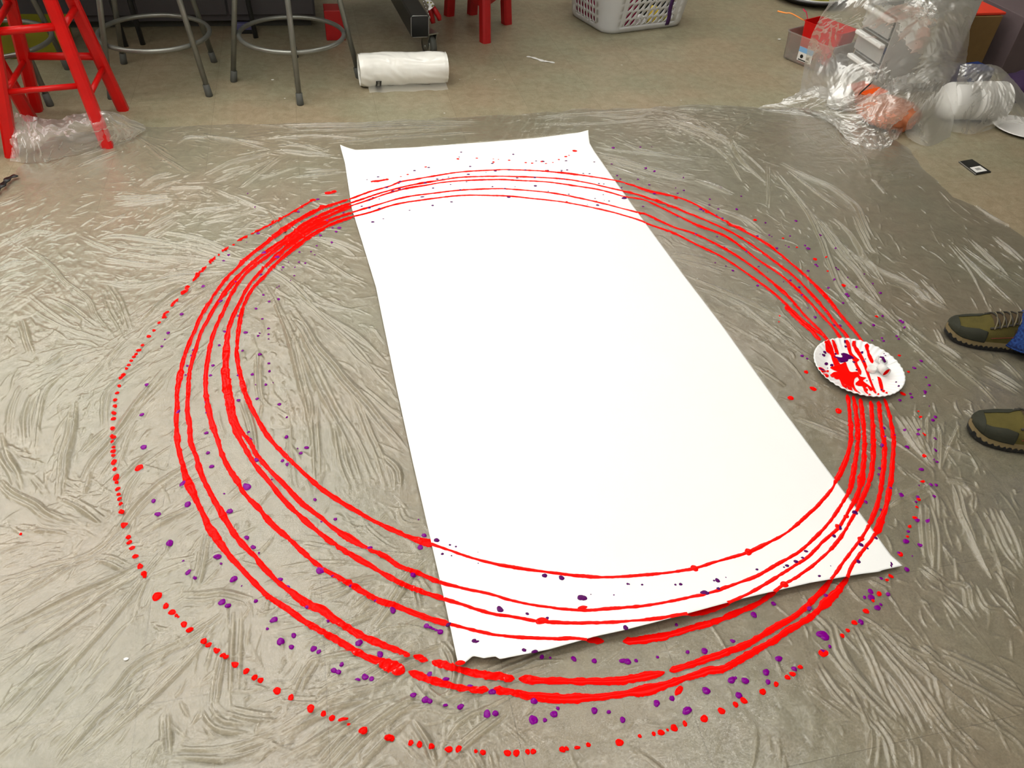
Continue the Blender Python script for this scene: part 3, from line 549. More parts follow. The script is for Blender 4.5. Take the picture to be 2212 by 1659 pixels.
# ------------------------------------------------------------------ paint rings (traced centre lines)
RING = {
1: [(763,468),(799,459),(853,442),(913,432),(988,423),(1038,422),(1100,424),(1140,428),(1219,437),(1313,456),(1382,476),(1400,484),(1454,503),(1508,530),(1563,557),(1617,593),(1671,633),(1712,671),(1753,709),(1785,731),(1812,780),(1828,840),(1836,900),(1838,941),(1832,979),(1820,1011),(1806,1038),(1796,1057),(1766,1093),(1739,1117),(1712,1141),(1679,1163),(1646,1179),(1617,1193),(1581,1204),(1535,1217),(1500,1228),(1450,1236),(1394,1242),(1303,1247),(1213,1240),(1100,1224),(1022,1206),(931,1175),(886,1161),(823,1133),(773,1106),(700,1060),(629,996),(584,949),(557,906),(534,861),(521,818),(512,773),(512,745),(515,716),(524,667),(544,626),(571,597),(600,566),(637,535),(674,508),(715,485),(763,468)],
2: [(761,459),(797,448),(871,427),(942,417),(994,411),(1064,408),(1108,409),(1199,418),(1287,436),(1346,451),(1378,459),(1400,465),(1454,490),(1503,506),(1563,536),(1603,560),(1644,590),(1698,636),(1739,682),(1780,725),(1820,790),(1842,850),(1850,900),(1853,941),(1850,981),(1843,1022),(1836,1057),(1826,1076),(1796,1122),(1766,1156),(1725,1193),(1684,1216),(1636,1244),(1589,1261),(1535,1280),(1495,1289),(1439,1301),(1382,1310),(1326,1314),(1258,1318),(1179,1311),(1112,1299),(1056,1283),(988,1268),(945,1256),(904,1238),(863,1223),(832,1202),(796,1186),(755,1163),(714,1136),(693,1118),(652,1087),(618,1051),(584,1017),(555,983),(539,953),(523,935),(507,904),(496,858),(489,806),(488,775),(492,721),(501,689),(517,655),(537,617),(560,590),(592,558),(630,526),(670,498),(712,476),(761,459)],
3: [(758,445),(797,432),(831,420),(879,407),(922,400),(958,394),(1008,390),(1078,388),(1120,390),(1179,393),(1239,401),(1299,411),(1346,424),(1372,428),(1400,435),(1462,465),(1508,487),(1563,508),(1601,533),(1636,560),(1685,593),(1725,628),(1766,671),(1812,725),(1840,790),(1857,850),(1863,900),(1867,941),(1866,995),(1861,1036),(1850,1074),(1828,1112),(1812,1139),(1777,1171),(1744,1204),(1712,1225),(1668,1253),(1622,1280),(1572,1302),(1529,1319),(1468,1328),(1428,1335),(1382,1340),(1326,1344),(1258,1346),(1202,1345),(1160,1342),(1112,1333),(1056,1324),(999,1306),(954,1292),(904,1276),(859,1256),(823,1236),(791,1217),(750,1193),(728,1179),(694,1154),(652,1119),(607,1073),(573,1030),(550,1003),(534,976),(522,955),(505,920),(494,880),(486,830),(484,790)],
4: [(756,439),(789,428),(819,418),(859,407),(899,398),(948,390),(998,383),(1078,381),(1155,383),(1219,387),(1269,395),(1299,402),(1343,412),(1380,421),(1400,428),(1450,446),(1495,464),(1536,481),(1584,504),(1630,533),(1671,563),(1725,606),(1780,666),(1807,701),(1831,729),(1860,790),(1878,850),(1884,900),(1886,941),(1886,990),(1880,1033),(1863,1076),(1850,1103),(1836,1128),(1820,1155),(1793,1188),(1758,1220),(1725,1244),(1690,1265),(1644,1299),(1595,1322),(1545,1342),(1480,1361),(1420,1377),(1345,1386),(1300,1385),(1247,1379),(1202,1380),(1145,1378),(1112,1376),(1056,1369),(999,1355),(954,1344),(904,1328),(852,1308),(818,1297),(773,1272),(728,1245),(694,1227),(660,1197),(623,1163),(584,1129),(557,1096),(528,1066),(510,1035),(487,999),(471,953),(455,904),(445,849),(445,806),(449,775),(460,723),(481,676),(499,637),(521,603),(544,579),(585,548),(630,514),(680,482),(720,462),(758,445)],
5: [(754,431),(789,418),(803,413),(843,402),(865,393),(899,387),(958,377),(1002,371),(1078,367),(1110,367),(1160,369),(1219,374),(1259,379),(1299,385),(1329,390),(1363,399),(1400,412),(1481,432),(1563,476),(1644,519),(1685,549),(1739,595),(1780,636),(1820,685),(1861,736),(1880,790),(1896,850),(1901,900),(1904,922),(1911,968),(1907,1022),(1899,1076),(1885,1117),(1872,1144),(1858,1166),(1844,1185),(1820,1217),(1797,1249),(1780,1272),(1758,1294),(1725,1325),(1671,1357),(1617,1390),(1566,1410),(1508,1430),(1446,1450),(1400,1460),(1340,1470),(1280,1472),(1208,1471),(1156,1470),(1112,1466),(1078,1462),(1033,1455),(999,1448),(965,1439),(925,1427),(886,1416),(863,1407),(818,1389),(773,1369),(728,1342),(694,1317),(670,1308),(629,1279),(600,1256),(573,1229),(550,1202),(521,1172),(501,1145),(471,1095),(455,1066),(440,1037),(430,1010),(424,987),(412,953),(409,915),(405,890),(406,852),(409,806),(424,750),(417,775),(433,721),(447,694),(469,655),(494,621),(517,594),(540,572),(571,547),(615,518),(660,484),(700,462),(756,439)],
6: [(1846,737),(1868,790),(1905,850),(1922,900),(1930,954),(1926,1022),(1918,1076),(1907,1114),(1893,1149),(1874,1177),(1858,1198),(1839,1225),(1829,1250),(1807,1279),(1780,1306),(1755,1330),(1725,1349),(1698,1365),(1671,1384),(1617,1414),(1563,1444),(1527,1450),(1454,1474),(1400,1490),(1345,1499),(1300,1505),(1240,1509),(1200,1509),(1142,1503),(1102,1495),(1056,1490),(1026,1490),(980,1483),(925,1467),(882,1451),(852,1443),(823,1430),(796,1421),(750,1396),(705,1369),(663,1346),(629,1321),(584,1292),(562,1272),(528,1236),(494,1199),(467,1161),(453,1141),(433,1100),(426,1084),(412,1055),(402,1030),(394,1001),(385,965),(381,919),(382,886),(383,845),(390,806),(397,775),(408,743),(420,716),(433,685),(458,644),(488,603),(517,574),(535,556),(567,531),(600,505),(640,478),(690,452),(752,431)],
7: [(1698,660),(1712,678),(1725,690),(1753,715),(1772,736)],
}
RING[5] = [q for q in RING[5] if q != (424, 750)]
def onpaper(px, py): return inpoly(px, py, PPOLY)
def ribbon(name, px, py, zf, w, m, parent, seed, h=0.0016, ends=True):
    """a bead of wet paint following the surface it lies on"""
    x, y, _ = on_surface(px, py, zf); P = np.stack([x, y], 1)
    L = np.concatenate([[0], np.cumsum(np.hypot(*np.diff(P, axis=0).T))])
    if L[-1] < 0.004: return None
    n = max(4, int(L[-1] / 0.0022)); s = np.linspace(0, L[-1], n); x = np.interp(s, L, P[:, 0]); y = np.interp(s, L, P[:, 1])
    dx, dy = np.gradient(x), np.gradient(y); k = 9
    if n > 2 * k:
        ker = np.ones(k) / k; dx = np.convolve(np.pad(dx, k // 2, 'edge'), ker, 'valid'); dy = np.convolve(np.pad(dy, k // 2, 'edge'), ker, 'valid')
    l = np.hypot(dx, dy) + 1e-9; nx, ny = -dy / l, dx / l
    ww = w(s) if callable(w) else np.full(n, w)
    base = 1 + 0.22 * vnoise(s, s * 0, 45, seed) + 0.15 * vnoise(s, s * 0, 110, seed + 1)
    bl = np.clip(vnoise(s, s * 0, 14, seed + 2) - 0.5, 0, 1) * 1.7
    e = np.minimum(s, L[-1] - s); tip = np.sqrt(np.clip(e / 0.011, 0.02, 1)) if ends else 1.0
    wL = ww / 2 * (base + bl) * tip * (1 + 0.10 * vnoise(s, s * 0, 260, seed + 5)); wR = ww / 2 * (base + bl) * tip * (1 + 0.10 * vnoise(s, s * 0, 260, seed + 6))
    off = np.array([-1, -0.72, 0, 0.72, 1.0]); hh = np.array([0, 0.75, 1, 0.75, 0]) * h
    wv = 0.0006 * vnoise(s, s * 0, 60, seed + 7)
    X = x[:, None] + nx[:, None] * (np.where(off < 0, wL[:, None], wR[:, None]) * off + wv[:, None]); Y = y[:, None] + ny[:, None] * (np.where(off < 0, wL[:, None], wR[:, None]) * off + wv[:, None])
    Z = zf(X, Y) + 0.0002 + hh * (0.8 + 0.35 * vnoise(s, s * 0, 35, seed + 8))[:, None]
    Z = np.maximum(Z, (zf(x, y) - 0.001)[:, None])
    me = big_grid_mesh(name, X, Y, Z); return link(name, me, m, parent)
nline = 0
BREAK = {4: [(1308, 1345), (1420, 1424)], 5: [(888, 892), (926, 930), (1113, 1116), (1440, 1444)], 6: [(878, 881), (1058, 1061), (1103, 1105), (1529, 1532)]}
for r, pts in RING.items():
    D = catmull(pts, n=10); px, py = D[:, 0], D[:, 1]
    ip = onpaper(px, py)
    xx, yy = atv(px, py); ip2 = np.hypot(xx - PLC[0], yy - PLC[1]) < 0.108
    brk = np.zeros(len(px), bool)
    for a, b in BREAK.get(r, []): brk |= (px > a) & (px < b) & (py > 1260) & ~ip
    state = np.where(ip2 | brk, 2, np.where(ip, 1, 0)); i = 0
    while i < len(px):
        j = i
        while j + 1 < len(px) and state[j + 1] == state[i]: j += 1
        if state[i] < 2 and j > i:
            a, b = max(i - 1, 0), min(j + 1, len(px) - 1)
            if i and state[i - 1] == 2: a = i
            if j < len(px) - 1 and state[j + 1] == 2: b = j
            qx, qy = px[a:b + 1], py[a:b + 1]; nline += 1; sd = 100 + nline * 13
            if state[i]: ribbon('paint_line', qx, qy, paper_z, 0.0076 if qy.mean() > 800 else 0.0102, 'paintp', paper, sd, 0.0011, ends=False)
            else:
                def wf(s, qx=qx, qy=qy, r=r, n=len(qx)):
                    x, y = atv(qx, qy); L = np.concatenate([[0], np.cumsum(np.hypot(np.diff(x), np.diff(y)))]); X = np.interp(s, L, qx); Y = np.interp(s, L, qy)
                    w = np.full(len(s), 0.0108)
                    w = w + 0.003 * np.clip((Y - 1250) / 200, 0, 1)                    # heavier towards the near side
                    w = w + 0.010 * np.exp(-((X - 650) / 110) ** 2 - ((Y - 490) / 70) ** 2)     # the crowded bundle at the far left
                    if r in (2, 3): w = w + 0.0055 * np.exp(-((X - 490) / 40) ** 2 - ((Y - 800) / 110) ** 2)
                    if r == 7: w = w * 0 + 0.017
                    return w
                ribbon('paint_line', qx, qy, cloth_z, wf, 'paint', cloth, sd, 0.0019)
        i = j + 1
# ------------------------------------------------------------------ drops
def blob(name, px, py, r, m, parent, zf, seed, asp=1.0, ang=0.0, h=0.0016):
    x, y, z = on_surface(np.array([px]), np.array([py]), zf); x, y = float(x[0]), float(y[0]); n = 18 if r > 0.003 else 12
    vs = []; fs = []; rr = random.Random(seed); ph = [rr.uniform(0, 2 * PI) for _ in range(3)]
    rings = ((1.0, 0.0), (0.86, 0.6), (0.5, 0.93)); 
    for f, hh in rings:
        for k in range(n):
            a = 2 * PI * k / n; q = r * f * (1 + 0.07 * math.sin(2 * a + ph[0]) + 0.05 * math.sin(3 * a + ph[1]) + 0.03 * math.sin(5 * a + ph[2]))
            u, v = q * asp * math.cos(a), q / math.sqrt(asp) * math.sin(a); vs.append([x + u * math.cos(ang) - v * math.sin(ang), y + u * math.sin(ang) + v * math.cos(ang), hh * h])
    vs.append([x, y, h]); V = np.array(vs); zz = zf(V[:, 0], V[:, 1]); V[:, 2] += np.maximum(zz, zz.mean() - 0.0004) + 0.0002
    for i in range(2):
        for k in range(n): fs.append((i * n + k, i * n + (k + 1) % n, (i + 1) * n + (k + 1) % n, (i + 1) * n + k))
    for k in range(n): fs.append((2 * n + k, 2 * n + (k + 1) % n, 3 * n))
    return V, fs
def put_drops(name, small, items, m, parent, zf, limit=98):
    items = sorted(items, key=lambda t: -t[2]); rest = MB()
    for k, (px, py, r, asp, ang) in enumerate(items):
        V, fs = blob(name, px, py, r, m, parent, zf, k + len(items), asp, ang, h=min(0.0019, r * 0.42))
        if k < limit: MB().add(V, fs).build(name, m, parent)
        else: rest.add(V, fs)
    if rest.v:
        o = rest.build(small, m, parent); o['kind'] = 'stuff'
# (origin x, origin y, scale, [(x, y, size[, stretch, angle])]); size in tenths of a millimetre of radius
RED = [
 (300,400,4.424,[(1660,145,100,1.7,.5),(1600,180,55,1.6,.6),(1560,210,50,1.8,.6),(1500,250,50,1.9,.6),(1430,285,45,2,.6),(1350,315,50,2,.6),(1280,350,50,2,.6),(1200,400,55,1.8,.6),(1130,440,55,1.8,.6),(1085,463,45,1.8,.6),(1020,500,52,1.7,.6),(970,525,50,1.6,.6),(905,572,48),(840,610,48,1.6,.6),(805,630,42),(765,665,40),(700,715,52,1.6,.7),(620,795,58,1.5,.7),(575,845,45,1.8,.8),(530,895,48,1.9,.8),(460,975,60,1.4,.8),(420,1030,50,1.6,.9),(355,1110,58),(320,1150,45,1.6,.9),(275,1215,45,1.6,.9),(250,1250,42),(195,1315,55),(145,1390,50),(95,1445,62),(35,1530,50),(5,1580,60),
   (1300,480,100,1.4,.3),(1460,372,95,1.5,.2),(1750,200,85,1.6,.5),(1670,240,50)]),
 (660,260,5.027,[(240,785,95,1.3,.4),(310,768,80,1.2,.3)]),
 (200,750,4.424,[(440,30,62),(415,65,50),(395,92,52),(370,130,48),(345,170,50),(325,205,45),(292,262,55,1.4,.9),(272,300,50),(255,370,48),(235,438,50),(215,505,58),(213,560,55),(205,632,58),(200,685,60),(190,775,60),(190,848,66),(190,905,50),(200,955,42),(197,995,62),(200,1035,52),(207,1100,68,1.3,1.4),(210,1165,52),(225,1245,75,1.4,1.4),(230,1292,48),(240,1355,54),(248,1405,46),(257,1450,52),(268,1497,48),(275,1572,62),(445,1155,88,1.3,.7)]),
 (200,1100,4.424,[(308,155,72),(340,265,56),(352,317,56),(380,372,55),(408,450,60),(455,550,60),(487,612,58),(500,642,48),(615,830,100),(700,925,62),(760,985,66),(800,1015,38),(820,1030,25),(873,1100,64),(925,1150,60),(1062,1260,66),(1110,1297,56),(1190,1355,58),(1170,1335,30),(1245,1393,48),(1275,1415,48),(1363,1487,64),(1468,1545,58),(1548,1605,58),(1605,1632,54)]),
 (600,1350,3.687,[(105,578,56),(-5,525,72),(262,665,72),(365,710,48),(432,742,56),(520,752,52,1.9,-.1),(565,793,32),(680,838,74),(880,893,62,1.4,-.2),(908,905,52),(1060,938,52),(1130,952,54),(1225,965,54),(1362,990,62),(1440,988,58),(1578,1003,36),(1635,1015,52),(1830,1020,62),(1900,1020,60),(1990,1010,46),(2035,1008,52)]),
 (0,0,1,[(1215,1619,58),(1224,1617,40),(1247,1615,40,1.6,0),(1271,1609,42),(1338,1604,72),(1382,1590,36),(45,1154,30)]),
 (1400,1200,3.687,[(45,1420,40),(103,1410,60),(155,1390,28),(207,1375,66),(293,1340,48),(447,1300,72),(585,1238,68),(697,1187,56),(762,1155,66),(913,1085,64),(1020,1025,52),(1110,970,54),(1150,945,54),(1212,888,48),(1395,778,90),(1545,640,48),(1590,597,44),(1643,535,62),(1735,443,64),(1790,358,40),(1840,305,58),(1902,195,36),(1933,165,52),(245,1075,75,1.8,.7)]),
 (1500,900,3.687,[(1640,1095,64),(1697,955,36),(1715,875,46),(1758,808,56),(1772,720,36),(1788,658,48),(1813,522,44,1.5,0),(1832,310,50),(1825,147,50),(1800,5,36)]),
 (1932,600,3.95,[(42,664,46),(120,803,42),(72,990,72),(205,1140,30),(225,1187,36)]),
 (1400,400,3.687,[(150,78,95,1.5,-.3),(220,105,60,1.6,-.3),(470,215,70,1.8,-.4),(620,288,80,1.5,-.3),(852,277,70),(1075,423,45),(1185,495,40),(1330,590,75,1.2,0),(1420,570,42),(1430,685,40),(1555,800,80)]),
 (1660,640,5.53,[(450,905,66),(535,1105,88),(265,1215,82,1.2,0),(837,1370,95),(1290,245,60),(130,240,25),(125,305,25)]),
]
REDP = [
 (660,260,5.027,[(720,668,40),(740,664,42),(770,660,42),(800,657,44),(830,652,50),(855,647,60,1.2,0),(885,643,66,1.2,0),(1110,590,42,1.4,0),(1035,612,30,1.5,0),(1305,508,42,1.6,0),(1655,420,55,1.2,0),(1860,412,40,1.5,0),(2040,455,50),(2040,420,25,1.6,0),(2095,425,25,1.6,0)]),
 (1060,260,5.027,[(200,435,45,1.4,0),(380,460,42,1.8,0),(450,467,45,1.4,0),(600,471,35,1.8,0),(675,458,30,1.6,0),(740,427,42,1.3,0),(815,395,52,1.6,0),(850,382,30,1.5,0),(912,333,85,1.3,-.1),(555,450,48,1.7,0),(825,888,48),(1143,884,58,1.2,0),(605,548,55,1.5,0)]),
 (660,1100,4.424,[(1478,1470,60,1.8,0),(1480,1462,50,1.5,0)]),
 (1500,900,3.687,[(430,1078,88),(1325,975,75),(1145,880,75),(1210,795,60),(715,1338,85)]),
 (1100,1100,4.424,[(310,1068,95,1.4,0),(1770,565,80),(1220,930,60,1.8,0),(700,940,60,1.8,0)]),
 (660,1100,4.424,[]),
]
PUR = [
 (300,400,4.424,[(1710,135,55,1.7,0),(1525,255,55),(1260,398,32),(1140,462,60,1.4,0),(1030,545,22),(858,665,52),(810,725,55),(615,968,62),(410,1235,58,1.4,.5),(280,1412,58),(250,1475,34),(220,1540,42),(1695,305,60,1.4,.3),(1955,265,45),(1800,340,50),(1850,408,40),(1915,408,70,1.3,0),(1885,445,55),(1735,480,52),(1845,545,50),(1700,580,38),(1645,635,35),(1680,665,28),(1535,640,42),(1195,645,85,1.6,.4),(1320,688,80,1.7,.5),(1590,745,40),(1530,735,42),(1490,785,28),(1378,785,45),(1430,735,25),(1365,810,26),(1485,865,34),(1165,855,48,1.5,.6),(1450,915,20),(1340,965,28),(1320,980,26),(1190,1050,45),(1335,1090,52),(1245,1112,45),(1120,1180,50),(1180,1278,40),(920,925,45,1.3,.7),(780,1110,60,2,.8),(950,1250,38),(1020,1408,62),(1155,1415,30),(1140,1440,42),(1240,1370,42),(1240,1425,36),(1240,1470,26),(820,1400,48),(768,1530,46),(990,1583,42),(1155,1615,62),(520,1575,40),(500,1630,34),(1110,215,30),(1040,80,30)]),
 (200,750,4.424,[(1430,35,40),(1685,155,44),(1690,230,44),(1527,260,52),(1150,175,52),(1127,270,46),(905,178,42),(890,265,32),(1388,270,38),(518,360,62),(1655,358,46),(1725,340,20),(1558,358,22),(1395,508,52),(1573,495,46),(1785,547,54),(1857,670,34),(1853,857,58),(2045,960,56),(1990,1013,50),(1960,968,24),(1815,1085,50),(1860,1122,50),(1490,810,40),(1508,875,42),(1568,1078,62),(1088,820,54),(1103,1010,54),(1138,1140,62),(470,645,60,1.2,.3),(488,955,82),(583,1470,58),(623,1595,68),(908,1500,82),(862,1300,75,1.6,.9),(1475,1335,108),(1310,1568,76),(815,620,60,1.8,1.2),(2125,1457,46),(1258,1400,26),(1713,1265,26),(1085,625,26),(1078,525,28)]),
 (200,1100,4.424,[(735,322,86),(1192,453,80),(1228,520,32),(1473,272,60),(1535,363,60),(1590,420,26),(915,605,66),(977,658,46),(866,495,28),(1347,665,82),(1235,893,76),(1293,922,62),(1560,878,46),(1733,1060,76),(1670,1143,34),(1923,1210,54),(1797,1263,84),(1900,1317,58),(2113,1335,66),(2162,1363,52),(2050,935,50),(2178,585,98),(1424,733,20),(1795,670,50,1.4,-.6),(1870,740,36,1.6,-.6)]),
 (660,1100,4.424,[(285,95,44),(1133,250,62),(1097,365,70),(612,375,66),(1027,625,66),(835,968,70),(672,870,46),(430,730,40),(260,635,40),(215,1068,36),(510,1278,76),(713,1390,70),(345,1483,50),(270,1540,62),(315,1558,60),(570,1605,68),(632,1625,56),(500,1628,42,1.5,-.5),(1185,1580,60),(1340,1625,56,1.4,0),(1155,1115,58),(1185,1128,44,1.6,-.4),(1220,1143,36,1.8,-.4),(1250,1155,34,1.8,-.4),(1288,1170,66),(1080,100,24),(150,120,26)]),
 (1100,1100,4.424,[(312,1415,46),(392,1420,28),(617,1430,60),(813,1450,58),(1085,1448,62,1.4,0),(1130,1456,74,1.2,0),(1212,1447,44),(1417,1413,36),(1705,1365,46),(1598,1105,40),(1867,1355,76),(2135,1260,52),(2125,1633,80),(2160,1612,40)]),
 (1500,900,3.687,[(1365,680,52),(1483,740,36),(1560,570,50),(1475,412,46),(1468,460,38),(1493,232,58),(1510,90,50),(1515,160,34),(1593,147,46),(1675,103,42),(1692,243,72),(1900,30,50),(1918,5,46),(1783,140,54),(1785,105,42),(1918,175,46),(1920,270,54),(1932,360,46),(1908,342,24),(1808,420,64,1.3,-.3),(1885,543,54),(1925,545,50),(1647,625,68),(1790,548,24),(1778,640,50),(1908,635,50),(1765,680,38),(1773,825,66),(1850,840,56,1.2,.6),(1703,915,44),(1685,993,80),(1795,1023,56),(1635,1092,60),(1692,1217,66),(1487,1290,46),(1403,1392,70),(1543,1415,52),(1408,1440,82,1.2,0),(1355,1440,44),(1458,1522,74),(1485,1497,38),(1048,1425,50),(912,1530,62),(630,1490,54),(473,1578,76),(1327,1637,66),(1735,1110,22)]),
 (1400,1200,3.687,[(1385,628,108,1.3,-.3),(1410,650,95,1.1,0),(1395,775,82),(1447,725,42),(1040,822,76,1.2,0),(940,930,76),(1165,902,58),(955,1007,58),(663,993,62),(693,975,32),(773,998,78),(463,1077,86),(722,1113,74),(310,1235,90,1.3,.2),(190,1138,60),(68,1177,72),(1695,530,60),(75,810,28)]),
 (600,1350,3.687,[(1080,560,64),(1175,598,72),(1210,606,56),(1335,640,36,1.8,0),(1455,653,66),(1710,535,66,1.3,0),(1667,710,78),(1733,703,66),(2035,757,94),(2130,755,40),(2200,710,76),(2040,607,74),(1535,487,44,1.8,-.3)]),
 (0,0,1,[(1284,1535,70),(1345,1555,62),(1315,1538,44),(1176,1557,34),(1205,1530,40)]),
 (1400,400,3.687,[(50,68,60,1.3,0),(235,65,46,1.4,0),(285,42,48,1.4,0),(220,22,30),(492,112,50),(487,158,48),(560,190,48,1.4,0),(705,192,66),(418,192,70,1.3,0),(440,205,45),(543,243,58),(590,265,60),(570,22,46,1.6,0),(742,88,42),(935,300,46),(1177,285,66,1.2,0),(870,405,52),(965,398,46),(985,410,30),(1130,405,42),(1025,502,56),(1120,492,46),(1095,480,28),(1275,505,86),(1250,480,50),(1370,400,52,1.7,-.6),(1495,500,44),(1275,683,58),(1335,633,54),(1348,645,48),(1495,658,46),(1512,672,44),(1480,758,48),(1590,735,32),(1435,820,50),(1660,810,52),(1580,868,60),(1595,882,56),(1553,938,52),(1850,858,60),(1790,783,38),(1722,708,32),(380,390,60),(550,410,40),(607,495,42),(785,530,50),(887,597,38),(880,648,38),(675,680,54),(872,800,54),(1133,758,50),(1203,813,52),(1228,875,52),(1420,1010,46),(1330,1052,56),(1482,1115,46),(1530,1118,54),(1690,1097,54),(1795,1115,54),(1867,1042,52),(2010,1080,56),(2025,1092,60),(2043,1130,40),(1862,1218,44),(1875,1240,50),(1980,1203,46),(1995,1225,46),(1785,1237,34),(535,618,32),(620,643,30),(953,692,20),(1078,770,26),(1270,978,26),(945,813,22)]),
 (1660,640,5.53,[(400,712,54),(462,745,40),(1370,1150,20)]),
 (1932,600,3.95,[(230,710,58),(170,770,58),(270,850,42),(297,917,50),(262,970,52),(262,985,40),(137,990,44),(148,1020,48),(47,1045,54),(350,1187,54),(328,1215,54),(298,1095,20)]),
 (1060,260,5.027,[(1330,295,66,1.5,0),(1625,290,46,1.6,0),(1750,288,28,1.4,0),(1315,473,42,1.4,0),(1683,527,52,1.6,0),(1778,547,50,1.4,0),(1373,600,48,1.3,0),(1408,638,42,1.3,0),(1600,640,46,1.3,0),(1722,700,50,1.3,0),(1655,935,42,1.7,0),(1420,730,40),(2095,618,34,1.5,0),(2030,1048,34)]),
]
PURP = [
 (660,260,5.027,[(1690,347,40,1.2,0),(1668,400,28,1.3,0),(1338,513,42,1.7,0),(788,615,40,1.6,0),(668,645,26,1.6,0),(1183,547,44,1.9,0),(1788,502,42,1.6,0),(1768,588,48,2.0,0),(1553,618,32,1.6,0),(1430,640,46,1.4,0),(1300,682,55,1.5,0),(1490,642,40,1.6,0),(1030,665,55,1.8,0),(1010,685,40,1.8,.3),(2060,550,52,1.7,0),(880,730,50,1.9,.3),(1020,748,60,1.3,0),(950,770,58,1.5,0),(1060,748,40,1.6,.2),(2028,470,44,1.5,0),(1385,737,40,1.5,0),(1575,698,30,1.6,0),(1748,668,30,1.6,0),(735,840,40,1.5,0),(800,855,26,1.6,.3),(610,935,38,1.6,0),(690,952,58,1.4,0),(805,960,55,1.3,0),(1268,833,46,2.6,0),(1380,925,44,1.4,0),(1585,887,42,1.6,0),(1130,978,30,1.6,0),(730,1105,50,1.7,.1),(845,1070,26,1.6,0),(2030,720,34,1.6,0),(1680,757,46,1.3,0),(1918,650,30,1.9,0),(690,868,46,1.3,0),(1960,567,22,1.6,0)]),
 (1060,260,5.027,[(245,370,44,1.2,0),(493,442,34,1.6,0),(565,447,62,1.5,0),(818,440,42,2,0),(1125,453,34,1.5,0),(830,540,42,1.5,0),(770,545,38,1.6,0),(768,557,32),(1005,577,32,1.8,0),(1073,580,36,1.6,0),(485,713,58,1.5,0),(287,627,44,1.6,0),(480,622,52,1.5,0),(200,540,40,2.2,0),(375,540,42,2.1,0),(620,545,45),(750,637,34,1.6,0),(800,640,34,1.4,0),(848,803,34,1.5,0),(1175,688,36,1.5,0),(1228,693,30,1.5,0),(1285,878,34,1.5,0),(1222,808,26,1.5,0),(1133,850,28,1.5,0),(1160,922,56,1.4,0),(1450,845,92,1.4,0),(195,835,62,1.3,0),(625,772,28,1.4,0),(535,860,28),(1050,915,18),(1233,870,18),(155,742,42,1.5,0),(20,722,30,1.5,0),(265,722,22,1.6,0)]),
 (660,1100,4.424,[(1253,297,58),(1380,342,26),(1437,358,24),(1308,428,32),(1395,445,18),(1855,955,66),(1868,965,52),(2120,1000,34),(1610,1258,46),(1635,1266,36,1.6,0),(2088,1347,42),(1365,1103,46,1.5,.5),(1650,517,14),(1648,410,10)]),
 (1100,1100,4.424,[(338,635,56),(500,657,60),(685,845,72,1.2,-.1),(712,850,68),(172,1000,34),(363,1042,36),(1130,714,28),(1146,717,20),(1270,722,26),(1588,722,28),(1638,718,38),(1990,682,54),(1957,683,26),(2070,652,16),(1000,820,18),(780,815,14),(1862,797,66,1.3,0),(1890,805,46,1.5,0),(1998,760,40),(1112,1133,56),(142,1347,38,1.3,0),(243,1360,46,1.5,0)]),
 (1500,900,3.687,[(888,1073,40,1.3,-.3),(862,1125,34,1.3,-.3),(808,1155,48,1.2,0),(738,1188,42,1.2,0),(713,1200,24),(498,1218,32,1.2,-.3),(995,1270,32,1.3,0),(1327,1022,56),(1305,1155,54),(1155,885,64),(1112,952,48),(1275,762,60,1.2,0),(1290,772,40),(1445,968,42),(1570,1172,32,1.7,1.3),(1567,1190,26,1.7,1.3),(1085,1190,14),(1378,1050,30)]),
]
def expand(T, SZ):
    out = []
    for ox, oy, s, L in T:
        for t in L:
            px, py = ox + t[0] / s, oy + t[1] / s; a = t[3] if len(t) > 3 else 1.0 + 0.2 * random.random(); a = 1 + (a - 1) * (0.4 if py < 700 else 0.8)
            out.append((px, py, SZ * t[2] / 1e4, a, t[4] if len(t) > 4 else random.uniform(0, PI)))
    return out
allr = expand(RED, 0.92); allp = expand(PUR, 0.82)
rp, pp = expand(REDP, 0.95), expand(PURP, 0.92)
fr = [t for t in allr if not onpaper(t[0], t[1])]; fp = [t for t in allp if not onpaper(t[0], t[1])]
put_drops('red_paint_drop', 'small_red_paint_drops', fr, 'paint', cloth, cloth_z)
put_drops('purple_paint_drop', 'small_purple_paint_drops', fp, 'purple', cloth, cloth_z)
put_drops('red_paint_drop', 'small_red_paint_drops', rp + [t for t in allr if onpaper(t[0], t[1])], 'paintp', paper, paper_z)
put_drops('purple_paint_drop', 'small_purple_paint_drops', pp + [t for t in allp if onpaper(t[0], t[1])], 'purplep', paper, paper_z)

for k, (pts, w) in enumerate([([(678,431),(655,444),(630,459),(605,474),(578,488),(548,503)], .0075), ([(535,509),(512,521)], .009), ([(494,533),(480,543)], .008), ([(465,556),(452,568)], .010), ([(446,575),(432,590),(416,608)], .009),
        ([(410,617),(392,637)], .012), ([(385,645),(370,659)], .010), ([(360,672),(350,688)], .009), ([(702,419),(727,413)], .016)]):
    D = catmull(pts, n=8); ribbon('paint_dash', D[:, 0], D[:, 1], cloth_z, w, 'paint', cloth, 900 + k * 11, 0.0015)
D = catmull([(800,392),(818,391),(838,387)], n=8); ribbon('paint_dash', D[:, 0], D[:, 1], paper_z, 0.013, 'paintp', paper, 1200, 0.0012)
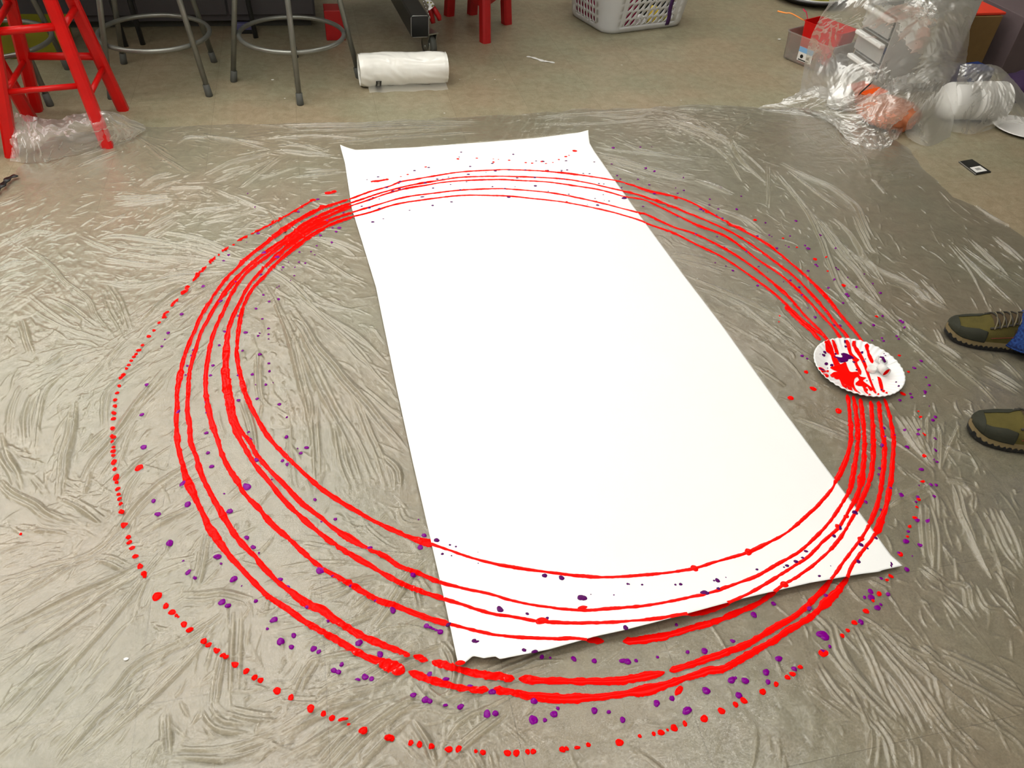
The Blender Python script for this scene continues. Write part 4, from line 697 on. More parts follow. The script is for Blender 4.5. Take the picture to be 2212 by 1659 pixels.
# ------------------------------------------------------------------ paper plate in the paint
pc = at(1853, 796, 0.010)
PX0, PY0, PZ0 = pc[0], pc[1], 0.0042
def plate_prof(r):
    r = np.asarray(r, float); k = np.clip((r - 0.078) / (PLATE_R - 0.078), 0, 1.1)
    return 0.0030 * (r / 0.078) ** 2 * (r < 0.078) * 0 + 0.0165 * k ** 1.15 - 0.002 * np.clip(k - 0.93, 0, 1) / 0.07
def plate_z(x, y):
    r = np.hypot(np.asarray(x) - PX0, np.asarray(y) - PY0); a = np.arctan2(np.asarray(y) - PY0, np.asarray(x) - PX0)
    k = np.clip((r - 0.080) / 0.03, 0, 1)
    return PZ0 + plate_prof(r) + 0.0013 * k * np.sin(a * 46)
plate = empty('paper_plate', (PX0, PY0, 0), label='round white paper plate with fluted rim, splashed with red and purple paint', cat='plate')
PI_ = Matrix.Translation((-PX0, -PY0, 0))
def rel(o, par):
    """keep a part where it was built when its parent Empty stands elsewhere"""
    o.parent = par; o.matrix_parent_inverse = Matrix.Translation(-Vector(par.location)); return o
rr_ = np.concatenate([np.linspace(0.0005, 0.078, 14), np.linspace(0.081, PLATE_R, 16)]); aa_ = np.linspace(0, 2 * PI, 385)
R2, A2 = np.meshgrid(rr_, aa_); X = PX0 + R2 * np.cos(A2); Y = PY0 + R2 * np.sin(A2)
o = link('dish', big_grid_mesh('dish', X, Y, plate_z(X, Y)), 'plate'); rel(o, plate)
md = o.modifiers.new('s', 'SOLIDIFY'); md.thickness = 0.0007; md.offset = -1
def psplat(name, poly, m, h=0.0009, cell=0.0011, s=5.53, ox=1660, oy=640):
    P = catmull([(ox + a / s, oy + b / s) for a, b in poly + [poly[0]]], n=6)
    x, y, z = on_surface(P[:, 0], P[:, 1], plate_z); poly2 = list(zip(x, y))
    gx, gy = np.meshgrid(np.arange(x.min() - 3 * cell, x.max() + 3 * cell, cell), np.arange(y.min() - 3 * cell, y.max() + 3 * cell, cell))
    ins = inpoly(gx, gy, poly2) & (np.hypot(gx - PX0, gy - PY0) < PLATE_R - 0.0008)
    for _ in range(1): dl = ins.copy(); dl[1:-1, 1:-1] |= ins[:-2, 1:-1] | ins[2:, 1:-1] | ins[1:-1, :-2] | ins[1:-1, 2:]; ins = dl & (np.hypot(gx - PX0, gy - PY0) < PLATE_R - 0.0008)
    er = ins.copy(); er[1:-1, 1:-1] &= ins[:-2, 1:-1] & ins[2:, 1:-1] & ins[1:-1, :-2] & ins[1:-1, 2:]
    Z = plate_z(gx, gy) + 0.0003 + np.where(er, h, 0.0)
    if ins.sum() < 6: return
    rel(link(name, big_grid_mesh(name, gx, gy, Z, ins), m), plate)
psplat('red_paint_pool', [(735,940),(790,905),(850,915),(770,880),(740,850),(800,830),(870,810),(920,790),(945,850),(980,905),(1060,905),(1100,960),(1165,975),(1130,1010),(1190,1060),(1250,1110),(1215,1130),(1180,1080),(1160,1110),(1190,1170),(1150,1140),(1120,1080),(1060,1070),(1040,1040),(1080,1000),(1060,965),(1030,990),(1020,1050),(1050,1120),(1100,1165),(1040,1140),(990,1080),(1000,1130),(950,1110),(925,1070),(930,1110),(880,1070),(850,1000),(800,990),(780,970),(750,965)], 'paint', 0.0013)
for q in ([(670,530),(720,520),(760,600),(790,690),(830,770),(860,830),(800,850),(760,760),(740,700),(690,660),(680,600)],
          [(755,525),(790,540),(820,620),(840,690),(810,690),(780,620)], [(915,525),(945,530),(975,590),(1000,680),(1060,740),(1085,760),(1060,800),(1110,900),(1090,940),(1050,860),(1010,770),(970,700),(940,620)],
          [(1000,545),(1040,535),(1045,600),(1110,690),(1160,790),(1190,880),(1220,980),(1250,1060),(1290,1160),(1255,1140),(1220,1050),(1180,950),(1140,840),(1090,740),(1030,650),(995,590)],
          [(1150,590),(1180,565),(1200,600),(1190,650),(1230,720),(1255,780),(1230,800),(1190,730),(1165,650),(1140,620)], [(1300,960),(1340,980),(1365,1060),(1370,1120),(1345,1130),(1320,1050)],
          [(590,850),(640,860),(690,900),(640,910),(600,890)], [(650,925),(700,930),(720,960),(690,972),(650,950)]):
    psplat('red_paint_streak', q, 'paint', 0.0011)
for cx, cy, r in ((707, 897, 16), (1208, 1178, 14), (1310, 1172, 13), (1410, 1156, 14), (1375, 1135, 18), (1165, 1120, 25)):
    psplat('red_paint_streak', [(cx + r * math.cos(a), cy + r * 0.8 * math.sin(a)) for a in np.linspace(0, 2 * PI, 9)[:-1]], 'paint', 0.001)
for q in ([(860,690),(900,680),(960,700),(1010,730),(1020,750),(960,750),(945,775),(900,790),(850,790),(820,750),(780,730),(790,720),(870,735),(880,710)], [(650,655),(680,660),(690,685),(665,685)], [(640,690),(675,700),(675,722),(645,712)], [(905,525),(920,530),(915,570),(898,565)],
          [(1000,775),(1040,790),(1020,803)], [(1120,765),(1150,780),(1145,795),(1125,785)], [(610,855),(660,880),(680,905),(640,895),(615,875)]):
    psplat('purple_paint_pool', q, 'purplep', 0.0016)
for cx, cy, r in ((1115, 675, 17), (690, 808, 22), (755, 825, 20), (920, 605, 16), (930, 770, 16), (535, 685, 11), (1222, 1112, 14), (1555, 1075, 14), (1523, 1027, 10), (1395, 715, 13), (1380, 690, 7), (1158, 752, 7), (707, 860, 6), (1053, 880, 12), (1175, 1012, 8), (615, 692, 5), (1350, 1120, 12), (800, 690, 15), (1245, 1000, 6)):
    psplat('purple_paint_drop', [(cx + r * math.cos(a), cy + r * 0.75 * math.sin(a)) for a in np.linspace(0, 2 * PI, 9)[:-1]], 'purplep', 0.0012, 0.0008)
# things left on the plate
def onplate(cx, cy, z=0.0): return at(1660 + cx / 5.53, 640 + cy / 5.53, PZ0 + z)
q = onplate(1235, 865, 0.008); mb = MB()
mb.lathe([(0.0005, 0.0), (0.0105, 0.0), (0.0118, 0.001), (0.0118, 0.011), (0.0105, 0.0125), (0.0095, 0.0118), (0.0005, 0.0115)], 32, (0, 0, 0))
cap = mb.build('bottle_cap', 'foam'); cap.location = (q[0], q[1], PZ0 + 0.0008); tag(cap, 'small round white cap lying on the painted plate', 'cap')
cup = empty('tipped_cup', (0, 0, 0), label='tiny white cup lying on its side on the plate, red inside', cat='cup')
q = onplate(1370, 880, 0.012); mb = MB(); n = 28; prof = [(0.0105, -0.014), (0.0125, 0.014), (0.0118, 0.0135), (0.0100, -0.0125), (0.0003, -0.0125)]
mb.lathe([(0.0003, -0.014)] + prof, n); mb.build('shell', 'foam', cup)
mb = MB(); mb.lathe([(0.0003, -0.0105), (0.0101, -0.0105), (0.0116, 0.0095), (0.0108, 0.0095), (0.0090, 0.002), (0.0003, 0.001)], n); mb.build('paint_inside', 'paint', cup)
cup.location = (q[0], q[1], PZ0 + 0.0135); cup.rotation_euler = (math.radians(88), 0, math.radians(8)); cup.scale = (1, 1, 1)
q = onplate(1350, 760, 0.01); mb = MB()
P = crumple(*np.meshgrid(np.linspace(0, 1, 14), np.linspace(0, 1, 14)), 5, 5, 2.0)
gu, gv = np.meshgrid(np.linspace(-1, 1, 14), np.linspace(-1, 1, 14))
G = np.stack([gu * 0.011 * (1 - 0.4 * gv), gv * 0.014, 0.006 + 0.005 * P + 0.010 * (1 - gu ** 2) * (gv > 0)], -1); mb.grid(G)
o = mb.build('torn_paper_scrap', 'foam', solid=0.0006); o.location = (q[0], q[1], PZ0 + 0.001); o.rotation_euler = (0, 0, 0.6); tag(o, 'crumpled white paper scrap beside the tiny cup on the plate', 'paper scrap')
mb = MB(); mb.tube([(-0.006, -0.012, 0.012), (0.0, 0.0, 0.017), (0.003, 0.012, 0.012)], [0.003, 0.004, 0.0012], 8); o = mb.build('paint_smear', 'purplep', o)
# ------------------------------------------------------------------ grey steel stools
def steel_stool(cx, cy, rz, label, feetr=0.252, H=0.72):
    t = empty('steel_stool', (cx, cy, 0), rz, label, 'stool', 'grey steel stools')
    topr = 0.125
    for k in range(4):
        a = PI / 4 + k * PI / 2; c, s = math.cos(a), math.sin(a)
        p0 = (feetr * c, feetr * s, 0.0); p1 = (topr * c, topr * s, H - 0.02)
        lg = MB().tube([(p0[0], p0[1], 0.012), p1], 0.0105, 14).build('leg', 'steel', t)
        d = Vector(p1) - Vector(p0); e = Vector(p0) + d * 0.045 / H
        f = MB().tube([p0, (p0[0], p0[1], 0.003), tuple(e)], [0.0128, 0.0138, 0.0128], 14).build('rubber_foot', 'rubber', lg)
    Rr = 0.203; zr = 0.182
    MB().tube([(Rr * math.cos(a), Rr * math.sin(a), zr) for a in np.linspace(0, 2 * PI, 65)[:-1]], 0.0088, 12, closed=True).build('foot_ring', 'steel', t)
    MB().lathe([(0.001, H - 0.02), (0.165, H - 0.02), (0.175, H - 0.012), (0.175, H), (0.165, H + 0.006), (0.001, H + 0.004)], 48).build('seat', 'steel', t)
    return t
steel_stool(-0.505, 2.975, 0.0, 'grey steel stool with round foot ring between the red stool and the other full stool')
steel_stool(0.012, 2.942, PI / 4 + 0.02, 'grey steel stool whose front leg stands nearest the paper, beside the film roll')
steel_stool(-1.066, 2.925, 0.0, 'grey steel stool half hidden behind the tall red wooden stool')
# ------------------------------------------------------------------ tall red wooden stool and the one behind it
def red_stool(feet, dirs, H, wl, label, rungs, group='tall red wooden stools'):
    c = np.mean(feet, axis=0); t = empty('red_stool', (c[0], c[1], 0), 0, label, 'stool', group)
    P = lambda i, z: np.array([feet[i][0] + dirs[i][0] * z - c[0], feet[i][1] + dirs[i][1] * z - c[1], z])
    for i in range(4): MB().prism(P(i, 0.0), P(i, H), wl, wl * 0.92, 0.22).build('leg', 'red', t, smooth=False)
    for i, j, z, r in rungs: MB().tube([tuple(P(i, z[0])), tuple(P(j, z[1]))], r, 12).build('rung', 'red', t)
    tops = np.mean([P(i, H) for i in range(4)], axis=0)
    MB().lathe([(0.001, H), (0.155, H), (0.165, H + 0.008), (0.165, H + 0.022), (0.155, H + 0.030), (0.001, H + 0.030)], 48, (tops[0], tops[1], 0)).build('seat', 'red', t)
    return t
fe = [(-0.931, 2.345), (-0.640, 2.385), (-0.628, 2.692), (-0.925, 2.705)]
di = [(0.17, 0.10), (-0.11, 0.12), (-0.13, -0.12), (0.13, -0.12)]
red_stool(fe, di, 0.60, 0.040, 'tall glossy red wooden stool at the left, one leg standing in the bunched film', [(0, 1, (0.205, 0.205), 0.0095), (0, 1, (0.385, 0.385), 0.0125), (1, 2, (0.165, 0.165), 0.0095), (1, 2, (0.375, 0.375), 0.011), (3, 0, (0.19, 0.19), 0.0095), (2, 3, (0.205, 0.205), 0.013), (2, 3, (0.43, 0.43), 0.013), (3, 0, (0.39, 0.39), 0.011)])
fe2 = [(-1.26, 2.34), (-0.992, 2.345), (-0.93, 2.630), (-1.24, 2.64)]
red_stool(fe2, [(0.12, 0.12), (-0.12, 0.12), (-0.13, -0.12), (0.12, -0.12)], 0.50, 0.042, 'darker red wooden stool cut off by the left edge, beside the tall glossy red one', [(0, 1, (0.2, 0.2), 0.0105), (1, 2, (0.16, 0.16), 0.0105), (2, 3, (0.2, 0.2), 0.0105), (3, 0, (0.16, 0.16), 0.0105)])
# low red stool at the top
c0 = np.array([0.905, 3.56]); t = empty('low_red_stool', (c0[0], c0[1], 0), 0, 'low red wooden stool with thick legs behind the black caster foot', 'stool')
fr_ = [(0.885, 3.345), (1.045, 3.60), (0.898, 3.75), (0.775, 3.73)]; tp_ = [(0.88, 3.39), (1.02, 3.60), (0.90, 3.73), (0.785, 3.71)]
for (a, b), (u, v) in zip(fr_, tp_): MB().prism((a - c0[0], b - c0[1], 0), (u - c0[0], v - c0[1], 0.27), 0.046, 0.046, 0.18, rz=0.4).build('leg', 'reddark', t, smooth=False)
def bar(mb, a, b, w, h):
    a = Vector(a); b = Vector(b); d = (b - a); L = d.length; an = math.atan2(d.y, d.x); return mb.box(tuple((a + b) / 2), (L, w, h), an)
for i, j in ((3, 0), (0, 1), (1, 2)): bar(MB(), (tp_[i][0] - c0[0], tp_[i][1] - c0[1], 0.155), (tp_[j][0] - c0[0], tp_[j][1] - c0[1], 0.155), 0.018, 0.03).build('apron', 'reddark', t, smooth=False)
MB().box((-0.01, 0.04, 0.28), (0.34, 0.42, 0.025), 0.5).build('seat', 'reddark', t, smooth=False, bevel=0.004)
# ------------------------------------------------------------------ rolling stand: square tube on a caster
A = at(907, 57, 0.150); Bp = at(873, 0, 0.150)
dr = Vector((Bp[0] - A[0], Bp[1] - A[1], 0)).normalized(); t = empty('rolling_stand', (A[0], A[1], 0), 0, 'black square-tube rolling stand leg ending over a caster wheel', 'stand')
an = math.atan2(dr.y, dr.x); TW = 0.078
mb = MB(); mb.box((dr.x * 0.45, dr.y * 0.45, 0.150), (0.90, TW, TW + 0.012), an); tb = mb.build('base_tube', 'blackm', t, smooth=False, bevel=0.006)
mb = MB(); mb.box((-dr.x * 0.003, -dr.y * 0.003, 0.150), (0.006, TW - 0.006, TW + 0.006), an); mb.build('end_cap', 'black', t, smooth=False, bevel=0.002)
nv_ = Vector((-dr.y, dr.x, 0)); h = TW / 2 - 0.001; hz = h + 0.006
cor = [nv_ * h * a + Vector((0, 0, 0.150 + hz * b)) for a, b in ((-0.82, -1), (0.82, -1), (1, -0.82), (1, 0.82), (0.82, 1), (-0.82, 1), (-1, 0.82), (-1, -0.82))]
MB().tube([tuple(p - dr * 0.002) for p in cor], 0.0016, 6, closed=True).build('worn_rim', 'edge', t)
MB().box((dr.x * 0.8, dr.y * 0.8, 0.46), (0.07, 0.07, 0.60), an).build('upright', 'blackm', t, smooth=False, bevel=0.004)
MB().box((0.14, 0.43, 0.775), (1.02, 1.15, 0.03)).build('shade_shelf', 'blackm', t, smooth=False)  # unseen shelf added to darken the floor below the stand
cq = at(927, 98, 0.052); cw = Vector((cq[0] - A[0], cq[1] - A[1], 0.052))
mb = MB(); mb.lathe([(0.052 * c_, s_ * 0.013) for c_, s_ in ((0.30, -1), (0.86, -1), (0.97, -0.7), (1, 0), (0.97, 0.7), (0.86, 1), (0.30, 1))], 40)
ca_ = Matrix.Translation(cw) @ Matrix.Rotation(an + 0.35, 4, 'Z') @ Matrix.Rotation(PI / 2, 4, 'X'); mb.xf(ca_); cs = mb.build('caster_wheel', 'rubber', t)
mb = MB(); mb.lathe([(0.001, -0.0135), (0.030, -0.0135), (0.030, 0.0135), (0.001, 0.0135)], 32); mb.xf(ca_); mb.build('hub', 'chrome', cs)
mb = MB(); an2 = an + 0.35; px_, py_ = -math.sin(an2), math.cos(an2)
for sgn in (-1, 1):
    o1 = cw + Vector((px_, py_, 0)) * 0.020 * sgn; dx_ = Vector((math.cos(an2), math.sin(an2), 0))
    V = [o1 - dx_ * 0.014 + Vector((0, 0, -0.012)), o1 + dx_ * 0.014 + Vector((0, 0, -0.012)), o1 + dx_ * 0.034 + Vector((0, 0, 0.058)), o1 - dx_ * 0.034 + Vector((0, 0, 0.058))]
    w_ = Vector((px_, py_, 0)) * 0.0018
    mb.add([tuple(v - w_) for v in V] + [tuple(v + w_) for v in V], [(0, 3, 2, 1), (4, 5, 6, 7), (0, 1, 5, 4), (1, 2, 6, 5), (2, 3, 7, 6), (3, 0, 4, 7)])
mb.box((cw.x, cw.y, 0.1115), (0.075, 0.05, 0.006), an2); mb.build('caster_fork', 'chrome', t, smooth=False)
MB().tube([tuple(cw - Vector((px_, py_, 0)) * 0.026), tuple(cw + Vector((px_, py_, 0)) * 0.026)], 0.006, 10).build('axle_bolt', 'chrome', t)
# hand tool with a red grip hanging on the tube
t = empty('red_handled_pliers', (0, 0, 0), 0, 'red-handled pliers with a white riveted head hanging beside the black tube', 'pliers')
H0 = at(930, 8, 0.20); zt = 0.20
def hp(px, py, dz=0.0): q = at(px, py, zt + dz); return (float(q[0]), float(q[1]), float(q[2]))
mb = MB(); mb.tube([hp(914, -6, 0.01), hp(926, 2, 0.005), hp(934, 10)], [0.012, 0.014, 0.011], 8, flat=0.35); mb.tube([hp(922, 2), hp(932, 14), hp(926, 22, -0.01)], [0.010, 0.012, 0.004], 8, flat=0.35); hd = mb.build('head', 'foam', t)
mb = MB()
for px, py in ((924, 6), (931, 7), (934, 13)): a = hp(px, py, 0.004); mb.tube([a, (a[0], a[1] - 0.004, a[2] + 0.004)], 0.0032, 10)
mb.build('rivet', 'moss', hd)
MB().tube([hp(936, 16, -0.01), hp(942, 26, -0.03), hp(948, 36, -0.05), hp(950, 44, -0.065)], [0.009, 0.012, 0.0115, 0.009], 12).build('grip', 'reddark', t)
MB().tube([hp(930, 18, -0.02), hp(931, 28, -0.04), hp(934, 42, -0.07), hp(936, 50, -0.085)], [0.008, 0.012, 0.012, 0.010], 12).build('grip', 'reddark', t)
mb = MB()
for k in range(6): a = hp(914.5 + k * 2.6, 2 + k * 6.5, 0.01 - 0.008 * k); mb.tube([a, (a[0] + 0.003, a[1], a[2] - 0.011)], 0.0025, 6)
mb.build('chain', 'edge', t)
# ------------------------------------------------------------------ roll of polythene
t = empty('film_roll', (0.442, 2.872, 0), 0.035, 'roll of white translucent plastic sheeting lying on the bare floor', 'roll')
n1, n2 = 60, 64; L = 0.362; R0 = 0.063
ss = np.linspace(-L / 2, L / 2, n1); aa = np.linspace(0, 2 * PI, n2 + 1); S, Aa = np.meshgrid(ss, aa)
rad = R0 + 0.0028 * crumple(S * 6 + 3, Aa * 0.7, 9, 5, 1.2) - 0.003 * (np.abs(S) > L / 2 - 0.012) + 0.0015 * np.sin(Aa * 2 + S * 9)
rad = np.where(np.isclose(Aa, 2 * PI), rad[0:1], rad); Z = R0 + rad * np.sin(Aa); Z = np.maximum(Z, 0.0008)
rl = link('rolled_film', big_grid_mesh('rolled_film', S, rad * np.cos(Aa), Z), 'rollfilm', t)
for sg in (-1, 1):
    mb = MB(); M_ = Matrix.Translation((sg * (L / 2 - 0.0005), 0, R0)) @ Matrix.Rotation(PI / 2 * sg, 4, 'Y')
    mb.lathe([(R0 - 0.003, 0.0), (R0 - 0.006, -0.003), (0.05, -0.0045), (0.036, -0.003), (0.024, -0.004), (0.018, -0.001), (0.018, -0.03)], 48); mb.xf(M_); mb.build('roll_end', 'rollfilm', t)
gu, gv = np.meshgrid(np.linspace(-L / 2 + 0.03, L / 2 - 0.006, 40), np.linspace(0, 1, 10))
fl = link('loose_flap', big_grid_mesh('loose_flap', gu, -0.035 - gv * (0.050 + 0.004 * np.sin(gu * 60) + 0.004 * vnoise(gu, gu * 0, 60, 3)), 0.0015 + 0.002 * np.abs(vnoise(gu, gv * 0.1, 40, 2)) + 0.010 * (1 - gv) ** 3), 'film_soft', t)
mb = MB(); gz = np.linspace(-2.75, -2.05, 10); gg, ga = np.meshgrid(np.linspace(-0.120, -0.098, 4), gz)
mb.grid(np.stack([gg, (R0 + 0.0022) * np.cos(ga), R0 + (R0 + 0.0022) * np.sin(ga) + 0.001], -1)); mb.build('printed_label', 'black', t)
mb = MB()
for k in range(9): ga0 = -2.71 + k * 0.07; mb.box((-0.109, (R0 + 0.0032) * math.cos(ga0), R0 + (R0 + 0.0032) * math.sin(ga0) + 0.001), (0.012 - (k % 3) * 0.003, 0.0012, 0.0012))
mb.build('label_print', 'edge', t, smooth=False)
# ------------------------------------------------------------------ laundry basket
def basket():
    t = empty('laundry_basket', (0, 0, 0), 0, 'white plastic laundry basket with leaf-shaped holes standing on the bare floor', 'basket')
    c = np.array([1.525, 3.462]); e1 = np.array([1.95 - 1.525, 3.583 - 3.462]); e1 /= np.linalg.norm(e1); e2 = np.array([-e1[1], e1[0]])
    LB, WB, HB = 0.50, 0.36, 0.27; o = c - e1 * 0.035 - e2 * 0.045
    t.location = (*(o + e1 * LB / 2 + e2 * WB / 2), 0); t.rotation_euler = (0, 0, math.atan2(e1[1], e1[0]))
    r = 0.075
    def rim(s, z):
        """point of the wall: s = distance round the base outline, z = height"""
        fl = 0.16 * z; a, b = LB / 2, WB / 2; per = [('l', 2 * a - 2 * r), ('c', PI / 2 * r), ('l', 2 * b - 2 * r), ('c', PI / 2 * r), ('l', 2 * a - 2 * r), ('c', PI / 2 * r), ('l', 2 * b - 2 * r), ('c', PI / 2 * r)]
        tot = sum(q for _, q in per); s = s % tot; k = 0
        while s > per[k][1]: s -= per[k][1]; k += 1
        side = k // 2; cxs = [(-1, -1), (1, -1), (1, 1), (-1, 1)]; dirs = [(1, 0), (0, 1), (-1, 0), (0, -1)]
        cc = cxs[side]; d = dirs[side]; nrm = (d[1], -d[0])
        inset = 0.012 * max(0, 1 - z / 0.02) ** 2
        if per[k][0] == 'l':
            st = (cc[0] * (a - r), cc[1] * (b - r)); x = st[0] + d[0] * s; y = st[1] + d[1] * s
        else:
            c2 = cxs[(side + 1) % 4]; x, y = c2[0] * (a - r), c2[1] * (b - r); th = s / r; n2 = (math.cos(th) * nrm[0] + math.sin(th) * d[0], math.cos(th) * nrm[1] + math.sin(th) * d[1]); nrm = n2
        return (x + nrm[0] * (r + fl - inset), y + nrm[1] * (r + fl - inset), z)
    tot = 2 * (LB + WB - 4 * r) + 2 * PI * r; mb = MB()
    l0, l1 = LB - 2 * r, WB - 2 * r; q = PI / 2 * r
    # perforated bands on the long side and short side, solid elsewhere
    bands = []; s0 = 0
    for ln, kind in ((l0, 'leaf'), (l1, 'oval'), (l0, 'leaf'), (l1, 'oval')):
        bands.append((s0, s0 + ln, kind)); bands.append((s0 + ln, s0 + ln + q, None)); s0 += ln + q
    zr = [0.0, 0.004, 0.012, 0.022, 0.034] ; rows = 6; dz = 0.037; ztop = 0.034 + rows * dz
    def quad(sa, sb, za, zb): 
        n = max(1, int((sb - sa) / 0.015)); 
        for i in range(n):
            u0 = sa + (sb - sa) * i / n; u1 = sa + (sb - sa) * (i + 1) / n
            mb.add([rim(u0, za), rim(u1, za), rim(u1, zb), rim(u0, zb)], [(0, 1, 2, 3)])
    for sa, sb, kind in bands:
        for za, zb in zip(zr[:-1], zr[1:]): quad(sa, sb, za, zb)
        quad(sa, sb, ztop, HB)
        for k in range(rows):
            za = 0.034 + k * dz; zb = za + dz
            if kind is None:
                for m_ in range(3): quad(sa, sb, za + dz * m_ / 3, za + dz * (m_ + 1) / 3)
                continue
            cw_ = 0.034 if kind == 'leaf' else 0.027; n = max(1, int((sb - sa - 0.02) / cw_)); mg = (sb - sa - n * cw_) / 2; quad(sa, sa + mg, za, zb); quad(sb - mg, sb, za, zb)
            for i in range(n):
                u0 = sa + mg + i * cw_; NN = 24; outer = []; inner = []
                for j in range(NN):
                    th = 2 * PI * j / NN; cx_, sx_ = math.cos(th), math.sin(th); m_ = max(abs(cx_), abs(sx_)); outer.append((u0 + cw_ / 2 + cw_ / 2 * cx_ / m_, (za + zb) / 2 + dz / 2 * sx_ / m_))
                    if kind == 'leaf':
                        aa_, bb_ = 0.0205 * cx_, 0.0068 * sx_ * abs(sx_) ** 0.3; ph = 0.93; inner.append((u0 + cw_ / 2 + aa_ * math.cos(ph) - bb_ * math.sin(ph), (za + zb) / 2 + aa_ * math.sin(ph) + bb_ * math.cos(ph)))
                    else: inner.append((u0 + cw_ / 2 + 0.0082 * cx_, (za + zb) / 2 + 0.0138 * sx_))
                V = [rim(*p) for p in outer] + [rim(*p) for p in inner]
                mb.add(V, [(j, (j + 1) % NN, NN + (j + 1) % NN, NN + j) for j in range(NN)])
    w = mb.build('wall', 'white', t, smooth=True)
    bm = bmesh.new(); bm.from_mesh(w.data); bmesh.ops.remove_doubles(bm, verts=bm.verts, dist=0.0004); bmesh.ops.recalc_face_normals(bm, faces=bm.faces); bm.to_mesh(w.data); bm.free()
    md = w.modifiers.new('s', 'SOLIDIFY'); md.thickness = 0.0028; md.offset = 0
    pts = [rim(tot * i / 80, HB) for i in range(80)]; MB().tube(pts, 0.009, 10, closed=True).build('rolled_rim', 'white', t)
    pts = [rim(tot * i / 80, 0.002) for i in range(80)]; MB().add(pts, [tuple(range(80))]).build('base', 'white', t, smooth=False)
    return t
bk_ = basket()
bmw = Matrix.Translation(bk_.location) @ Matrix.Rotation(bk_.rotation_euler.z, 4, 'Z')
def inb(x, y, z): return tuple(bmw @ Vector((x, y, z)))
def crush(name, c, sz, m, label, cat, seed, group=None):
    bm = bmesh.new(); bmesh.ops.create_icosphere(bm, subdivisions=4, radius=1.0); co = np.array([v.co for v in bm.verts])
    n = crumple(co[:, 0] * 1.1 + co[:, 2] * .6, co[:, 1] * 1.1 - co[:, 2] * .5, seed, 5, 1.2)
    for v, k in zip(bm.verts, n): v.co *= 1 + 0.16 * k; v.co.x *= sz[0]; v.co.y *= sz[1]; v.co.z = max(v.co.z, -0.75) * sz[2]
    me = bpy.data.meshes.new(name); bm.to_mesh(me); bm.free(); o = link(name, me, m); o.location = (c[0], c[1], c[2] + sz[2] * 0.75); return tag(o, label, cat, group)
def folded(name, c, d, m, label):
    o = MB().box((0, 0, d[2] / 2), d).build(name, m, smooth=False, bevel=0.018); q = inb(*c); o.location = (q[0], q[1], 0.006); o.rotation_euler = (0, 0, bk_.rotation_euler.z); return tag(o, label, 'cloth')
folded('red_cloth', (-0.145, -0.005, 0), (0.19, 0.30, 0.17), 'magenta', 'dark red folded cloth showing through the left holes of the laundry basket')
folded('black_cloth', (0.095, 0.045, 0), (0.27, 0.20, 0.17), 'black', 'black folded cloth filling the right half of the laundry basket')
q = inb(-0.005, -0.115, 0); crush('crumpled_tissue', (q[0], q[1], 0.006), (0.036, 0.030, 0.030), 'foam', 'white crumpled tissue at the bottom of the laundry basket', 'tissue', 4)
q = inb(0.080, -0.115, 0); crush('yellow_ball', (q[0], q[1], 0.006), (0.032, 0.030, 0.050), 'ball', 'yellow ball seen through the holes of the laundry basket', 'ball', 5)
q = inb(0.165, -0.115, 0); crush('green_scrap', (q[0], q[1], 0.006), (0.025, 0.028, 0.022), 'yellow', 'yellow-green scrap low in the right end of the laundry basket', 'scrap', 15)
V = [[inb(0.118 + dx + 0.006 * math.sin(z * 40), -(0.180 + 0.16 * z + 0.006), z) for dx in (-0.012, 0.012)] for z in np.linspace(0.268, 0.018, 16)]
o = MB().grid(np.array(V)).build('purple_ribbon', 'ribbon', solid=0.0012); tag(o, 'dark purple ribbon hanging over the side of the laundry basket', 'ribbon')
# ------------------------------------------------------------------ scraps on the floor
def strip(name, pts, w, m, label, cat, h=0.0012, z=0.0008):
    P = catmull([tuple(at(*q)) for q in pts], n=8); mb = MB(); V = []
    for i, p in enumerate(P):
        d = P[min(i + 1, len(P) - 1)] - P[max(i - 1, 0)]; l = math.hypot(d[0], d[1]); nx, ny = -d[1] / l, d[0] / l; ww = w * (0.8 + 0.3 * math.sin(i * 0.9)) / 2
        V.append([(p[0] + nx * ww, p[1] + ny * ww, z + 0.004 * math.sin(i / len(P) * PI)), (p[0] - nx * ww, p[1] - ny * ww, z + 0.002 * math.sin(i / len(P) * 2 * PI) ** 2)])
    mb.grid(np.array(V)); o = mb.build(name, m, solid=h); return tag(o, label, cat)
strip('paper_strip', [(1138, 122), (1152, 126), (1170, 132), (1180, 134), (1198, 136)], 0.014, 'foam', 'narrow curled white paper strip on the bare floor below the basket', 'paper strip')
for k, (px, py, r) in enumerate([(1683, 86, 0.0065), (1343, 141, 0.0022), (1069, 172, 0.0022), (993, 172, 0.002), (589, 173, 0.004), (615, 213, 0.0022), (960, 245, 0.0025), (1471, 217, 0.0025), (1996, 857, 0.0022), (273, 1425, 0.003)]):
    q = at(px, py); bm = bmesh.new(); bmesh.ops.create_icosphere(bm, subdivisions=2, radius=r)
    for v in bm.verts: v.co.z *= 0.35; v.co.x *= 1.5; v.co *= random.uniform(0.85, 1.15)
    me = bpy.data.meshes.new('paper_crumb'); bm.to_mesh(me); bm.free(); o = link('paper_crumb', me, 'foam'); zz = float(cloth_z(q[0], q[1])) if py > 400 else 0.0005
    o.location = (q[0], q[1], zz + r * 0.3); tag(o, 'tiny white crumb of paper lying loose on the floor', 'crumb', 'white crumbs')
q = at(642, 124); o = crush('lint', (q[0], q[1], 0.0), (0.006, 0.010, 0.006), 'black', 'tiny dark scrap of lint under the steel stools', 'lint', 8)
# black strip on the left and the twig-like one on the film at the right
strip('black_strip', [(-8, 424), (8, 410), (20, 396), (38, 386)], 0.018, 'black', 'twisted black strip lying at the left edge of the drop cloth', 'strip', 0.003, 0.012)
